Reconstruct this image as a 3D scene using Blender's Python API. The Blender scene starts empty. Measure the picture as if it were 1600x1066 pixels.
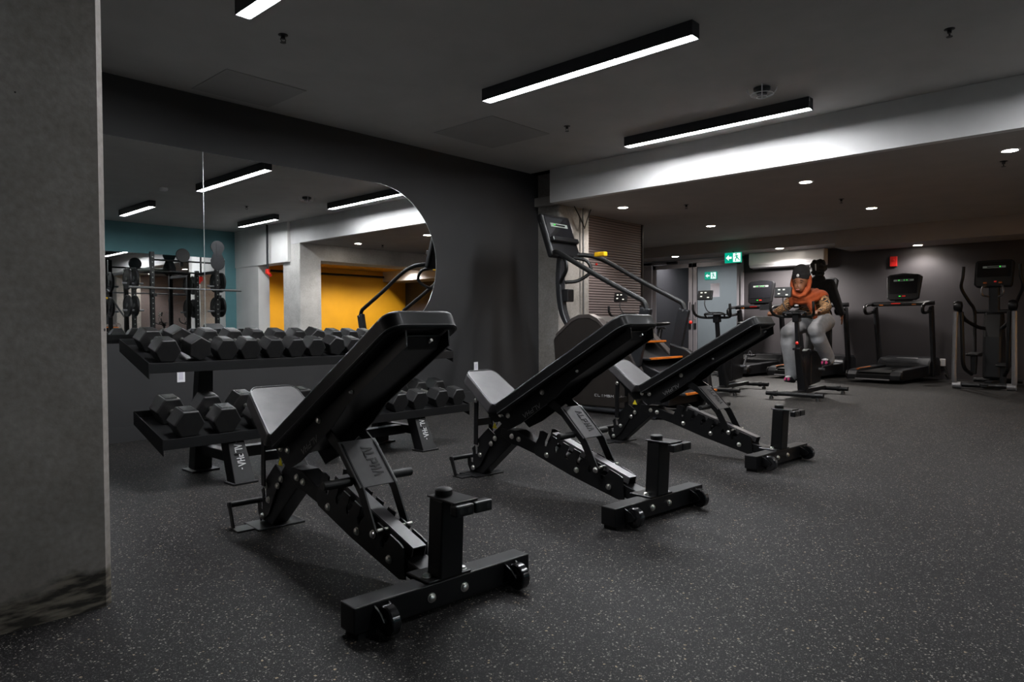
import bpy, bmesh, math, random
from mathutils import Vector, Matrix, Euler
random.seed(7)
C = bpy.context.scene.collection
PI = math.pi

# ---------------------------------------------------------------- materials
def mat(name, col, rough=.5, metal=0., emit=None, estr=0., noise=None, bump=None, coat=0., spec=.5, alpha=1., trans=0.):
    m = bpy.data.materials.new(name); m.use_nodes = True
    nt = m.node_tree; b = nt.nodes['Principled BSDF']
    b.inputs['Base Color'].default_value = (*col, 1); b.inputs['Roughness'].default_value = rough
    b.inputs['Metallic'].default_value = metal; b.inputs['Coat Weight'].default_value = coat
    b.inputs['Specular IOR Level'].default_value = spec
    b.inputs['Transmission Weight'].default_value = trans
    if emit: b.inputs['Emission Color'].default_value = (*emit, 1); b.inputs['Emission Strength'].default_value = estr
    tc = nt.nodes.new('ShaderNodeTexCoord')
    if noise:      # (scale, amount): gentle mottling of the thing's own colour
        n = nt.nodes.new('ShaderNodeTexNoise'); n.inputs['Scale'].default_value = noise[0]; n.inputs['Detail'].default_value = 6
        nt.links.new(tc.outputs['Object'], n.inputs['Vector'])
        r = nt.nodes.new('ShaderNodeValToRGB')
        a = noise[1]
        r.color_ramp.elements[0].position = .3; r.color_ramp.elements[1].position = .7
        r.color_ramp.elements[0].color = (*[c*(1-a) for c in col], 1); r.color_ramp.elements[1].color = (*[min(1, c*(1+a)) for c in col], 1)
        nt.links.new(n.outputs['Fac'], r.inputs['Fac']); nt.links.new(r.outputs['Color'], b.inputs['Base Color'])
    if bump:       # (scale, strength, distance)
        n2 = nt.nodes.new('ShaderNodeTexNoise'); n2.inputs['Scale'].default_value = bump[0]; n2.inputs['Detail'].default_value = 4
        nt.links.new(tc.outputs['Object'], n2.inputs['Vector'])
        bp = nt.nodes.new('ShaderNodeBump'); bp.inputs['Strength'].default_value = bump[1]; bp.inputs['Distance'].default_value = bump[2]
        nt.links.new(n2.outputs['Fac'], bp.inputs['Height']); nt.links.new(bp.outputs['Normal'], b.inputs['Normal'])
    return m

M = {}
M['steel'] = mat('black powder coat', (.0045, .0045, .005), .42, .0, spec=.35, bump=(900, .15, .0005))
M['steel2'] = mat('satin black steel', (.006, .006, .0065), .34, .0, spec=.4, noise=(30, .2))
M['plate'] = mat('charcoal steel plate', (.060, .057, .059), .36, .0, spec=.8, noise=(25, .15))
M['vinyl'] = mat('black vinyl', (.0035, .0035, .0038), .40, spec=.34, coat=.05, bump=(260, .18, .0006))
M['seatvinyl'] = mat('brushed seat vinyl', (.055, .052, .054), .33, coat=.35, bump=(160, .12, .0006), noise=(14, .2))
M['piping'] = mat('grey piping', (.030, .030, .032), .45, bump=(90, .1, .001))
M['chrome'] = mat('chrome bolt', (.80, .78, .74), .30, 1., noise=(60, .1))
M['rubber'] = mat('black rubber', (.0085, .0083, .0086), .46, spec=.45, noise=(40, .25), bump=(180, .25, .0008))
M['rubber2'] = mat('dark rubber', (.006, .006, .006), .5, spec=.4, noise=(50, .2))
M['wheel'] = mat('glossy wheel', (.012, .012, .013), .18, coat=.3, noise=(40, .2))
M['ink'] = mat('cut out lettering', (.004, .004, .004), .6, noise=(40, .1))
M['white_ink'] = mat('white lettering', (.42, .42, .42), .5, noise=(40, .1))
M['grey_ink'] = mat('grey lettering', (.16, .16, .16), .5, noise=(40, .1))
M['yellow_ink'] = mat('yellow sticker', (.75, .62, .02), .5, noise=(60, .05))
M['ceil'] = mat('ceiling paint', (.44, .43, .415), .85, noise=(3, .05), bump=(60, .08, .002))
M['ceil2'] = mat('low ceiling paint', (.40, .375, .355), .85, noise=(3, .05))
M['drop'] = mat('drop face paint', (.70, .69, .685), .75, noise=(4, .04))
M['bulk'] = mat('bulkhead paint', (.32, .295, .285), .8, noise=(4, .05))
M['charcoal'] = mat('charcoal wall paint', (.0185, .0185, .0195), .6, noise=(2.2, .14), bump=(120, .06, .001))
M['far'] = mat('grey wall paint', (.033, .029, .032), .65, noise=(2, .08), bump=(90, .06, .001))
M['teal'] = mat('teal wall paint', (.13, .30, .33), .7, noise=(2.5, .08))
M['white'] = mat('white wall paint', (.86, .85, .83), .75, noise=(3, .05))
M['yellow'] = mat('yellow wall paint', (.66, .31, .001), .7, noise=(3, .06))
M['cloth_grey'] = mat('grey jersey', (.25, .25, .26), .9, noise=(16, .12), bump=(14, .5, .012))
M['rust'] = mat('rust scarf cloth', (.30, .052, .008), .85, noise=(14, .22), bump=(18, .5, .012))
M['skin'] = mat('brown skin', (.20, .080, .038), .5, noise=(20, .1))
M['lip'] = mat('lips', (.34, .12, .10), .4, noise=(40, .1))
M['eye'] = mat('dark eyes', (.012, .008, .006), .3, noise=(60, .1))
M['blackcloth'] = mat('black cloth', (.006, .006, .007), .92, noise=(12, .3), bump=(14, .4, .01))
M['hair'] = mat('black hair', (.005, .0045, .004), .6, bump=(60, .8, .01))
M['pink'] = mat('pink shoe', (.62, .06, .20), .5, noise=(30, .1))
M['shoewhite'] = mat('white shoe', (.6, .6, .6), .5, noise=(30, .1))
M['machine'] = mat('black machine plastic', (.006, .006, .0068), .38, spec=.4, noise=(20, .2))
M['machine2'] = mat('dark grey machine frame', (.022, .023, .026), .38, .3, noise=(15, .15))
M['bronze'] = mat('bronze grey shroud', (.105, .090, .084), .34, .55, noise=(8, .1), bump=(300, .08, .0005))
M['bronze_dark'] = mat('dark bronze panel', (.030, .025, .022), .40, .4, noise=(8, .1), bump=(300, .08, .0005))
M['silver'] = mat('silver tube', (.20, .20, .21), .35, .5, noise=(10, .1))
M['orange'] = mat('orange trim', (.60, .15, .008), .5, noise=(20, .1))
M['yellow_plastic'] = mat('yellow plastic', (.9, .5, .01), .4, noise=(20, .1))
M['red'] = mat('red plastic', (.55, .015, .012), .4, noise=(20, .1))
M['redglow'] = mat('red button', (.6, .02, .01), .4, emit=(1, .03, .02), estr=.02, noise=(20, .1))
M['alu'] = mat('brushed aluminium door frame', (.30, .285, .31), .45, .2, noise=(6, .06))
M['acwhite'] = mat('white plastic', (.78, .78, .80), .3, noise=(5, .03))
M['fixture'] = mat('dark fixture body', (.035, .037, .042), .45, .2, noise=(20, .1))
M['paper'] = mat('notice paper', (.62, .60, .68), .8, noise=(8, .03))
M['pipe'] = mat('conduit', (.14, .14, .14), .45, .5, noise=(8, .1))
M['mirror'] = mat('mirror silver', (.82, .83, .83), .004, 1.)
M['mirror'].node_tree.nodes['Principled BSDF'].inputs['Specular Tint'].default_value = (1, 1, 1, 1)
M['mirror_edge'] = mat('polished mirror edge', (.62, .66, .66), .2, .6, noise=(10, .05))
M['light'] = mat('led diffuser', (.9, .9, .9), .5, emit=(.95, .97, 1), estr=22)
M['light2'] = mat('led diffuser short fixture', (.9, .9, .9), .5, emit=(.95, .97, 1), estr=9)
M['down'] = mat('downlight lens', (.9, .9, .9), .5, emit=(1, .90, .78), estr=16)
M['screen'] = mat('console screen', (.01, .01, .012), .15, coat=.4, noise=(12, .1))
M['green'] = mat('green led', (.0, .3, .02), .5, emit=(.05, 1, .08), estr=.13)
M['pale'] = mat('pale led strip', (.2, .22, .2), .5, emit=(.7, .85, .75), estr=.006)
M['bikeled'] = mat('bike display digits', (.5, .5, .45), .4, emit=(1, 1, .85), estr=.11)
M['exitgreen'] = mat('exit sign green', (0, .25, .13), .5, emit=(.0, .62, .40), estr=.085)
M['exitwhite'] = mat('exit sign white', (.8, .8, .8), .5, emit=(.85, 1, .95), estr=.16)
M['corridor'] = mat('corridor paint', (.36, .385, .395), .8, noise=(2, .05))
M['glass'] = mat('door glass', (.9, .95, .97), .02, trans=1.)

def glassify():
    m = M['glass']; nt = m.node_tree
    for n in list(nt.nodes):
        if n.type != 'OUTPUT_MATERIAL': nt.nodes.remove(n)
    out = [n for n in nt.nodes if n.type == 'OUTPUT_MATERIAL'][0]
    t = nt.nodes.new('ShaderNodeBsdfTransparent'); t.inputs[0].default_value = (.80, .82, .83, 1)
    g = nt.nodes.new('ShaderNodeBsdfGlossy'); g.inputs['Roughness'].default_value = .02
    f = nt.nodes.new('ShaderNodeFresnel'); f.inputs['IOR'].default_value = 1.45
    mx = nt.nodes.new('ShaderNodeMixShader')
    nt.links.new(f.outputs[0], mx.inputs[0]); nt.links.new(t.outputs[0], mx.inputs[1]); nt.links.new(g.outputs[0], mx.inputs[2])
    nt.links.new(mx.outputs[0], out.inputs['Surface'])
glassify()

def floor_mat():
    m = bpy.data.materials.new('speckled rubber floor'); m.use_nodes = True; nt = m.node_tree; L = nt.links.new
    b = nt.nodes['Principled BSDF']; b.inputs['Roughness'].default_value = .6; b.inputs['Specular IOR Level'].default_value = .14
    tc = nt.nodes.new('ShaderNodeTexCoord')
    warp = nt.nodes.new('ShaderNodeTexNoise'); warp.inputs['Scale'].default_value = 160
    L(tc.outputs['Object'], warp.inputs['Vector'])
    wm = nt.nodes.new('ShaderNodeMixRGB'); wm.blend_type = 'ADD'; wm.inputs[0].default_value = .006
    L(tc.outputs['Object'], wm.inputs[1]); L(warp.outputs['Color'], wm.inputs[2])
    base = nt.nodes.new('ShaderNodeTexNoise'); base.inputs['Scale'].default_value = 1.3; base.inputs['Detail'].default_value = 5
    L(tc.outputs['Object'], base.inputs['Vector'])
    br = nt.nodes.new('ShaderNodeValToRGB'); br.color_ramp.elements[0].color = (.0068, .0065, .0067, 1); br.color_ramp.elements[1].color = (.0100, .0095, .0098, 1)
    br.color_ramp.elements[0].position = .35; br.color_ramp.elements[1].position = .65
    L(base.outputs['Fac'], br.inputs['Fac']); col = br.outputs['Color']
    for sc, dens, rad, c in ((150, .80, .32, (.25, .23, .20, 1)), (240, .72, .36, (.11, .104, .10, 1)), (95, .95, .26, (.30, .23, .15, 1)), (330, .62, .42, (.045, .043, .043, 1))):
        v = nt.nodes.new('ShaderNodeTexVoronoi'); v.inputs['Scale'].default_value = sc
        L(wm.outputs[0], v.inputs['Vector'])
        sp = nt.nodes.new('ShaderNodeSeparateColor'); L(v.outputs['Color'], sp.inputs[0])
        g = nt.nodes.new('ShaderNodeMath'); g.operation = 'GREATER_THAN'; g.inputs[1].default_value = dens; L(sp.outputs[0], g.inputs[0])
        rr = nt.nodes.new('ShaderNodeMath'); rr.operation = 'MULTIPLY'; rr.inputs[1].default_value = rad*1.6; L(sp.outputs[1], rr.inputs[0])
        lt = nt.nodes.new('ShaderNodeMath'); lt.operation = 'LESS_THAN'; L(v.outputs['Distance'], lt.inputs[0]); L(rr.outputs[0], lt.inputs[1])
        mu = nt.nodes.new('ShaderNodeMath'); mu.operation = 'MULTIPLY'; L(g.outputs[0], mu.inputs[0]); L(lt.outputs[0], mu.inputs[1])
        mx = nt.nodes.new('ShaderNodeMixRGB'); mx.inputs[2].default_value = c; L(mu.outputs[0], mx.inputs[0]); L(col, mx.inputs[1]); col = mx.outputs[0]
    L(col, b.inputs['Base Color'])
    n2 = nt.nodes.new('ShaderNodeTexNoise'); n2.inputs['Scale'].default_value = 240; L(tc.outputs['Object'], n2.inputs['Vector'])
    bp = nt.nodes.new('ShaderNodeBump'); bp.inputs['Strength'].default_value = .35; bp.inputs['Distance'].default_value = .002
    L(n2.outputs['Fac'], bp.inputs['Height']); L(bp.outputs['Normal'], b.inputs['Normal'])
    return m
M['floor'] = floor_mat()

def concrete(name, lo, hi, holes=True, stain=True):
    m = bpy.data.materials.new(name); m.use_nodes = True; nt = m.node_tree; L = nt.links.new
    b = nt.nodes['Principled BSDF']; b.inputs['Roughness'].default_value = .8
    tc = nt.nodes.new('ShaderNodeTexCoord')
    n = nt.nodes.new('ShaderNodeTexNoise'); n.inputs['Scale'].default_value = 2.6; n.inputs['Detail'].default_value = 9; n.inputs['Roughness'].default_value = .62
    L(tc.outputs['Object'], n.inputs['Vector'])
    r = nt.nodes.new('ShaderNodeValToRGB'); r.color_ramp.elements[0].color = (*lo, 1); r.color_ramp.elements[1].color = (*hi, 1)
    r.color_ramp.elements[0].position = .32; r.color_ramp.elements[1].position = .7
    L(n.outputs['Fac'], r.inputs['Fac']); col = r.outputs['Color']
    n3 = nt.nodes.new('ShaderNodeTexNoise'); n3.inputs['Scale'].default_value = 45; n3.inputs['Detail'].default_value = 5; L(tc.outputs['Object'], n3.inputs['Vector'])
    mm = nt.nodes.new('ShaderNodeMixRGB'); mm.blend_type = 'OVERLAY'; mm.inputs[0].default_value = .35; L(col, mm.inputs[1]); L(n3.outputs['Fac'], mm.inputs[2]); col = mm.outputs[0]
    if holes:
        v = nt.nodes.new('ShaderNodeTexVoronoi'); v.inputs['Scale'].default_value = 6.5; L(tc.outputs['Object'], v.inputs['Vector'])
        nw = nt.nodes.new('ShaderNodeTexNoise'); nw.inputs['Scale'].default_value = 40; L(tc.outputs['Object'], nw.inputs['Vector'])
        ad = nt.nodes.new('ShaderNodeMath'); ad.operation = 'MULTIPLY_ADD'; ad.inputs[1].default_value = .04; L(nw.outputs['Fac'], ad.inputs[0]); L(v.outputs['Distance'], ad.inputs[2])
        sp = nt.nodes.new('ShaderNodeSeparateColor'); L(v.outputs['Color'], sp.inputs[0])
        th = nt.nodes.new('ShaderNodeMath'); th.operation = 'MULTIPLY_ADD'; th.inputs[1].default_value = .055; th.inputs[2].default_value = .018; L(sp.outputs[0], th.inputs[0])
        lt = nt.nodes.new('ShaderNodeMath'); lt.operation = 'LESS_THAN'; L(ad.outputs[0], lt.inputs[0]); L(th.outputs[0], lt.inputs[1])
        mx = nt.nodes.new('ShaderNodeMixRGB'); mx.inputs[2].default_value = (.01, .01, .01, 1); L(lt.outputs[0], mx.inputs[0]); L(col, mx.inputs[1]); col = mx.outputs[0]
    if stain:      # ragged unpainted grout at the foot
        sx = nt.nodes.new('ShaderNodeSeparateXYZ'); L(tc.outputs['Object'], sx.inputs[0])
        n4 = nt.nodes.new('ShaderNodeTexNoise'); n4.inputs['Scale'].default_value = 7; n4.inputs['Detail'].default_value = 6; L(tc.outputs['Object'], n4.inputs['Vector'])
        a = nt.nodes.new('ShaderNodeMath'); a.operation = 'MULTIPLY_ADD'; a.inputs[1].default_value = -.20; L(n4.outputs['Fac'], a.inputs[0]); L(sx.outputs[2], a.inputs[2])
        rp = nt.nodes.new('ShaderNodeValToRGB'); e = rp.color_ramp.elements
        e[0].position = 0; e[0].color = (1, 1, 1, 1); e[1].position = .03; e[1].color = (0, 0, 0, 1); L(a.outputs[0], rp.inputs['Fac'])
        n5 = nt.nodes.new('ShaderNodeTexNoise'); n5.inputs['Scale'].default_value = 30; n5.inputs['Detail'].default_value = 8
        mp = nt.nodes.new('ShaderNodeMapping'); mp.inputs['Scale'].default_value = (.35, .35, 1.6); L(tc.outputs['Object'], mp.inputs[0]); L(mp.outputs[0], n5.inputs['Vector'])
        r5 = nt.nodes.new('ShaderNodeValToRGB'); r5.color_ramp.elements[0].position = .42; r5.color_ramp.elements[1].position = .62
        r5.color_ramp.elements[0].color = (.030, .026, .020, 1); r5.color_ramp.elements[1].color = (.22, .19, .15, 1); L(n5.outputs['Fac'], r5.inputs['Fac'])
        mx = nt.nodes.new('ShaderNodeMixRGB'); L(rp.outputs['Color'], mx.inputs[0]); L(col, mx.inputs[1]); L(r5.outputs['Color'], mx.inputs[2]); col = mx.outputs[0]
    L(col, b.inputs['Base Color'])
    bp = nt.nodes.new('ShaderNodeBump'); bp.inputs['Strength'].default_value = .25; bp.inputs['Distance'].default_value = .004
    L(n3.outputs['Fac'], bp.inputs['Height']); L(bp.outputs['Normal'], b.inputs['Normal'])
    return m
M['conc'] = concrete('dark concrete', (.225, .200, .176), (.335, .306, .284))
M['conc2'] = concrete('pale concrete', (.50, .485, .46), (.72, .70, .67), holes=False, stain=False)
M['conc3'] = concrete('grey concrete', (.20, .185, .165), (.33, .31, .29), holes=True, stain=False)

def ribbed():
    m = bpy.data.materials.new('ribbed acoustic panel'); m.use_nodes = True; nt = m.node_tree; L = nt.links.new
    b = nt.nodes['Principled BSDF']; b.inputs['Roughness'].default_value = .5
    tc = nt.nodes.new('ShaderNodeTexCoord'); w = nt.nodes.new('ShaderNodeTexWave'); w.bands_direction = 'Z'; w.inputs['Scale'].default_value = 8.5
    L(tc.outputs['Object'], w.inputs['Vector'])
    r = nt.nodes.new('ShaderNodeValToRGB'); e = r.color_ramp.elements
    e[0].position = .15; e[0].color = (.055, .043, .042, 1); e[1].position = .4; e[1].color = (.20, .16, .155, 1)
    L(w.outputs['Fac'], r.inputs['Fac']); L(r.outputs['Color'], b.inputs['Base Color'])
    bp = nt.nodes.new('ShaderNodeBump'); bp.inputs['Strength'].default_value = .6; bp.inputs['Distance'].default_value = .008
    L(w.outputs['Fac'], bp.inputs['Height']); L(bp.outputs['Normal'], b.inputs['Normal'])
    return m
M['ribbed'] = ribbed()

def fret():
    m = bpy.data.materials.new('tan and black fret print'); m.use_nodes = True; nt = m.node_tree; L = nt.links.new
    b = nt.nodes['Principled BSDF']; b.inputs['Roughness'].default_value = .85
    tc = nt.nodes.new('ShaderNodeTexCoord'); mg = nt.nodes.new('ShaderNodeTexMagic'); mg.turbulence_depth = 2
    mg.inputs['Scale'].default_value = 14; mg.inputs['Distortion'].default_value = 1.6
    L(tc.outputs['Object'], mg.inputs['Vector'])
    w = nt.nodes.new('ShaderNodeTexWave'); w.inputs['Scale'].default_value = 13; w.inputs['Distortion'].default_value = 9; w.inputs['Detail'].default_value = 0; w.inputs['Detail Scale'].default_value = 1.4
    w.bands_direction = 'Z'; L(tc.outputs['Object'], w.inputs['Vector'])
    g = nt.nodes.new('ShaderNodeMath'); g.operation = 'GREATER_THAN'; g.inputs[1].default_value = .52; L(w.outputs['Fac'], g.inputs[0])
    mx = nt.nodes.new('ShaderNodeMixRGB'); mx.inputs[1].default_value = (.36, .19, .075, 1); mx.inputs[2].default_value = (.010, .008, .006, 1)
    L(g.outputs[0], mx.inputs[0]); L(mx.outputs[0], b.inputs['Base Color'])
    return m
M['fret'] = fret()

# ---------------------------------------------------------------- mesh helpers
class MB:
    def __init__(s): s.bm = bmesh.new()
    def quadbox(s, P):     # 8 points: 4 bottom ring, 4 top ring
        v = [s.bm.verts.new(p) for p in P]
        for f in ((3, 2, 1, 0), (4, 5, 6, 7), (0, 1, 5, 4), (1, 2, 6, 5), (2, 3, 7, 6), (3, 0, 4, 7)): s.bm.faces.new([v[i] for i in f])
        return s
    def box(s, x0, x1, y0, y1, z0, z1):
        return s.quadbox([(x0, y0, z0), (x1, y0, z0), (x1, y1, z0), (x0, y1, z0), (x0, y0, z1), (x1, y0, z1), (x1, y1, z1), (x0, y1, z1)])
    def cbox(s, c, d, R=None):
        c = Vector(c); R = R or Matrix.Identity(3); h = [k/2 for k in d]
        return s.quadbox([c+R@Vector((a*h[0], b*h[1], e*h[2])) for e in (-1, 1) for a, b in ((-1, -1), (1, -1), (1, 1), (-1, 1))])
    def bar(s, p, q, w, h, up=(0, 0, 1), w2=None, h2=None):    # rectangular bar p->q, w sideways, h along up
        p, q = Vector(p), Vector(q); d = (q-p).normalized(); up = Vector(up)
        sd = d.cross(up).normalized(); u = sd.cross(d).normalized(); w2 = w2 or w; h2 = h2 or h
        P = []
        for c, a, b in ((p, w, h), (q, w2, h2)):
            P += [c-sd*a/2-u*b/2, c+sd*a/2-u*b/2, c+sd*a/2+u*b/2, c-sd*a/2+u*b/2]
        return s.quadbox(P)
    def tube(s, pts, r, n=12, ry=None, caps=True):   # smooth tube; r number or list
        pts = [Vector(p) for p in pts]; N = len(pts)
        rs = r if isinstance(r, (list, tuple)) else [r]*N
        prev = None; rings = []
        for i, p in enumerate(pts):
            d = (pts[min(i+1, N-1)]-pts[max(i-1, 0)]).normalized()
            if prev is None:
                a = Vector((0, 0, 1)) if abs(d.z) < .9 else Vector((1, 0, 0)); u = d.cross(a).normalized()
            else:
                u = (prev-d*prev.dot(d)).normalized()
            prev = u; w = d.cross(u)
            rings.append([s.bm.verts.new(p+(u*math.cos(2*PI*k/n)+w*math.sin(2*PI*k/n)*(ry or 1))*rs[i]) for k in range(n)])
        for a, b in zip(rings, rings[1:]):
            for k in range(n): s.bm.faces.new((a[k], a[(k+1) % n], b[(k+1) % n], b[k]))
        if caps: s.bm.faces.new(rings[0][::-1]); s.bm.faces.new(rings[-1])
        return s
    def cyl(s, p, q, r, n=20, r2=None): return s.tube([p, q], [r, r2 or r], n)
    def prism(s, poly, f, t0, t1):          # poly in 2D, f(u,v,t)->3D
        a = [s.bm.verts.new(f(u, v, t0)) for u, v in poly]; b = [s.bm.verts.new(f(u, v, t1)) for u, v in poly]
        s.bm.faces.new(a[::-1]); s.bm.faces.new(b); n = len(poly)
        for k in range(n): s.bm.faces.new((a[k], a[(k+1) % n], b[(k+1) % n], b[k]))
        return s
    def ball(s, c, r, n=14):
        rx, ry, rz = r if isinstance(r, (tuple, list)) else (r, r, r); c = Vector(c); m = n//2+1
        rows = []
        for i in range(1, m):
            t = PI*i/m; rows.append([s.bm.verts.new(c+Vector((rx*math.sin(t)*math.cos(2*PI*k/n), ry*math.sin(t)*math.sin(2*PI*k/n), rz*math.cos(t)))) for k in range(n)])
        tp = s.bm.verts.new(c+Vector((0, 0, rz))); bt = s.bm.verts.new(c-Vector((0, 0, rz)))
        for k in range(n): s.bm.faces.new((tp, rows[0][k], rows[0][(k+1) % n])); s.bm.faces.new((bt, rows[-1][(k+1) % n], rows[-1][k]))
        for a, b in zip(rows, rows[1:]):
            for k in range(n): s.bm.faces.new((a[k], b[k], b[(k+1) % n], a[(k+1) % n]))
        return s
    def lathe(s, prof, c=(0, 0, 0), R=None, n=24):   # prof (r,z)
        c = Vector(c); R = R or Matrix.Identity(3)
        rings = [[s.bm.verts.new(c+R@Vector((r*math.cos(2*PI*k/n), r*math.sin(2*PI*k/n), z))) for k in range(n)] for r, z in prof]
        for a, b in zip(rings, rings[1:]):
            for k in range(n): s.bm.faces.new((a[k], a[(k+1) % n], b[(k+1) % n], b[k]))
        s.bm.faces.new(rings[0][::-1]); s.bm.faces.new(rings[-1])
        return s
    def loft(s, rings):
        R = [[s.bm.verts.new(p) for p in r] for r in rings]; n = len(R[0])
        for a, b in zip(R, R[1:]):
            for k in range(n): s.bm.faces.new((a[k], a[(k+1) % n], b[(k+1) % n], b[k]))
        s.bm.faces.new(R[0][::-1]); s.bm.faces.new(R[-1]); return s
    def build(s, name, m, parent=None, bevel=0, smooth=False, seg=2, sub=0, remesh=0):
        bmesh.ops.recalc_face_normals(s.bm, faces=s.bm.faces)
        me = bpy.data.meshes.new(name); s.bm.to_mesh(me); s.bm.free()
        me.materials.append(M[m] if isinstance(m, str) else m)
        o = bpy.data.objects.new(name, me); C.objects.link(o)
        if parent: o.parent = parent
        if remesh:
            md = o.modifiers.new('r', 'REMESH'); md.mode = 'VOXEL'; md.voxel_size = remesh; md.use_smooth_shade = True
            sm = o.modifiers.new('s', 'SMOOTH'); sm.iterations = 6; sm.factor = .6
        if bevel:
            md = o.modifiers.new('b', 'BEVEL'); md.width = bevel; md.segments = seg; md.limit_method = 'ANGLE'; md.angle_limit = math.radians(35); md.harden_normals = False
        if sub:
            md = o.modifiers.new('u', 'SUBSURF'); md.levels = sub; md.render_levels = sub
        if smooth:
            try:
                me.set_sharp_from_angle(angle=math.radians(38))
            except Exception: pass
            for p in me.polygons: p.use_smooth = True
        return o

def thing(name, label, cat, loc=(0, 0, 0), rz=0, group=None, kind=None):
    o = bpy.data.objects.new(name, None); C.objects.link(o); o.location = loc; o.rotation_euler = (0, 0, rz); o.empty_display_size = .1
    tag(o, label, cat, group, kind); return o
def tag(o, label=None, cat=None, group=None, kind=None):
    if label: o['label'] = label
    if cat: o['category'] = cat
    if group: o['group'] = group
    if kind: o['kind'] = kind
    return o
def kids(o): return [c for c in bpy.data.objects if c.parent == o]
def dup(root, loc, rz, label, group=None):
    r = root.copy(); C.objects.link(r); r.location = loc; r.rotation_euler = (0, 0, rz); r['label'] = label
    if group: r['group'] = group
    for ch in kids(root):
        c = ch.copy(); C.objects.link(c); c.parent = r
        for g in kids(ch):
            d = g.copy(); C.objects.link(d); d.parent = c
    return r
def struct(name, mb, m, bevel=0): o = mb.build(name, m, None, bevel); o['kind'] = 'structure'; return o
def bez(pts, n=8):      # catmull-rom through points
    P = [Vector(p) for p in pts]; P = [P[0]*2-P[1]]+P+[P[-1]*2-P[-2]]; out = []
    for i in range(1, len(P)-2):
        for k in range(n):
            t = k/n; a, b, c, d = P[i-1:i+3]
            out.append(.5*((2*b)+(c-a)*t+(2*a-5*b+4*c-d)*t*t+(3*b-a-3*c+d)*t**3))
    return out+[P[-2]]

GL = {'A': [[(0, 0), (.5, 1), (1, 0)]], 'L': [[(.05, 1), (.05, 0), (.9, 0)]], 'P': [[(.05, 0), (.05, .62)], [(.0, .95), (.9, .95), (.9, .45), (.25, .45)]],
      'H': [[(.08, 0), (.08, 1)], [(.25, .5), (.75, .5)], [(.92, 0), (.92, 1)]], 'C': [[(.9, .95), (.1, .95), (.1, .05), (.9, .05)]], 'I': [[(.5, 0), (.5, 1)]],
      'M': [[(.0, 0), (.0, 1), (.5, .4), (1, 1), (1, 0)]], 'B': [[(.05, 0), (.05, 1), (.8, 1), (.8, .55), (.05, .55)], [(.8, .5), (.95, .1), (.05, 0)]],
      '.': [[(.4, .4), (.6, .4)]], 'S': [[(.9, 1), (.1, 1), (.1, .5), (.9, .5), (.9, 0), (.1, 0)]], 'T': [[(.5, 0), (.5, 1)], [(0, 1), (1, 1)]],
      'R': [[(.05, 0), (.05, 1), (.9, 1), (.9, .5), (.05, .5)], [(.4, .5), (.95, 0)]], 'X': [[(0, 0), (1, 1)], [(0, 1), (1, 0)]]}
def letters(txt, o, ux, uy, h, w, gap, sw, th=.0012):   # flat raised strokes; o origin, ux, uy unit axes
    o, ux, uy = Vector(o), Vector(ux).normalized(), Vector(uy).normalized(); nz = ux.cross(uy).normalized(); mb = MB(); x = 0
    for ch in txt:
        if ch != ' ':
            for st in GL[ch]:
                for a, b in zip(st, st[1:]):
                    p = o+ux*(x+a[0]*w)+uy*(a[1]*h)+nz*th/2; q = o+ux*(x+b[0]*w)+uy*(b[1]*h)+nz*th/2
                    d = (q-p).normalized()*sw/2
                    mb.bar(p-d, q+d, sw, th, nz)
        x += w+gap
    return mb

# ---------------------------------------------------------------- camera
cam = bpy.data.cameras.new('camera'); co = bpy.data.objects.new('camera', cam); C.objects.link(co)
W_, H_ = 1600, 1066
VP1, VP2 = (1800., 503.), (-378., 514.5)
F = math.sqrt(-((VP1[0]-800)*(VP2[0]-800)+(VP1[1]-533)*(VP2[1]-533)))
X = Vector((VP1[0]-800, -(VP1[1]-533), -F)).normalized(); Y = Vector((VP2[0]-800, -(VP2[1]-533), -F)).normalized()
Y = (Y-X*X.dot(Y)).normalized(); Z = X.cross(Y)
R = Matrix((X, Y, Z)); CH = .9
co.matrix_world = Matrix.Translation((0, 0, CH)) @ R.to_4x4()
cam.sensor_width = 36; cam.lens = F/W_*36; cam.clip_start = .02; cam.clip_end = 100
bpy.context.scene.camera = co

_seen = set()
def mark(): _seen.update(o.name for o in bpy.data.objects)
def rescale(k):      # bring the last built top-level pieces to the room's true scale
    S = Matrix.Translation((0, 0, CH)) @ Matrix.Scale(k, 4) @ Matrix.Translation((0, 0, -CH))
    for o in list(bpy.data.objects):
        if o.name in _seen or o.parent: continue
        if o.type == 'MESH' and o.location.length < 1e-6: o.data.transform(S)
        else: o.matrix_world = S @ Matrix.LocRotScale(o.location, o.rotation_euler, o.scale)
    mark()
K1, K2, K3 = .902, .963, .930
# ---------------------------------------------------------------- room shell
WY = 6.55; CZ = 3.06; FX = 7.5; LZ = 2.6; TY = -2.4; WX = 13.4
struct('floor', MB().box(-3.2, 17, -5.2, 9.2, -.1, 0), 'floor')
struct('column', MB().prism([(-.15+.022, 2.47), (.765-.022, 2.47), (.765, 2.492), (.765, 3.18), (.743, 3.2), (-.13, 3.2), (-.15, 3.18), (-.15, 2.492)], lambda u, v, t: (u, v, t), 0, 2.866), 'conc')
struct('wall_far', MB().box(16.3, 16.45, 5, 9.1, 0, LZ), 'corridor')
struct('wall_far', MB().box(12.95, 16.3, 5.0, 5.1, 0, LZ), 'corridor')
struct('baseboard_far', MB().box(16.27, 16.3, 5.1, 9.0, 0, .14), 'acwhite')
mark()
struct('ceiling', MB().box(-3.4, FX+.02, TY-.2, WY+.2, CZ, CZ+.12), 'ceil')
struct('ceiling', MB().box(FX+.1, 18.5, -.1, 10, LZ, LZ+.12), 'ceil2')
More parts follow.
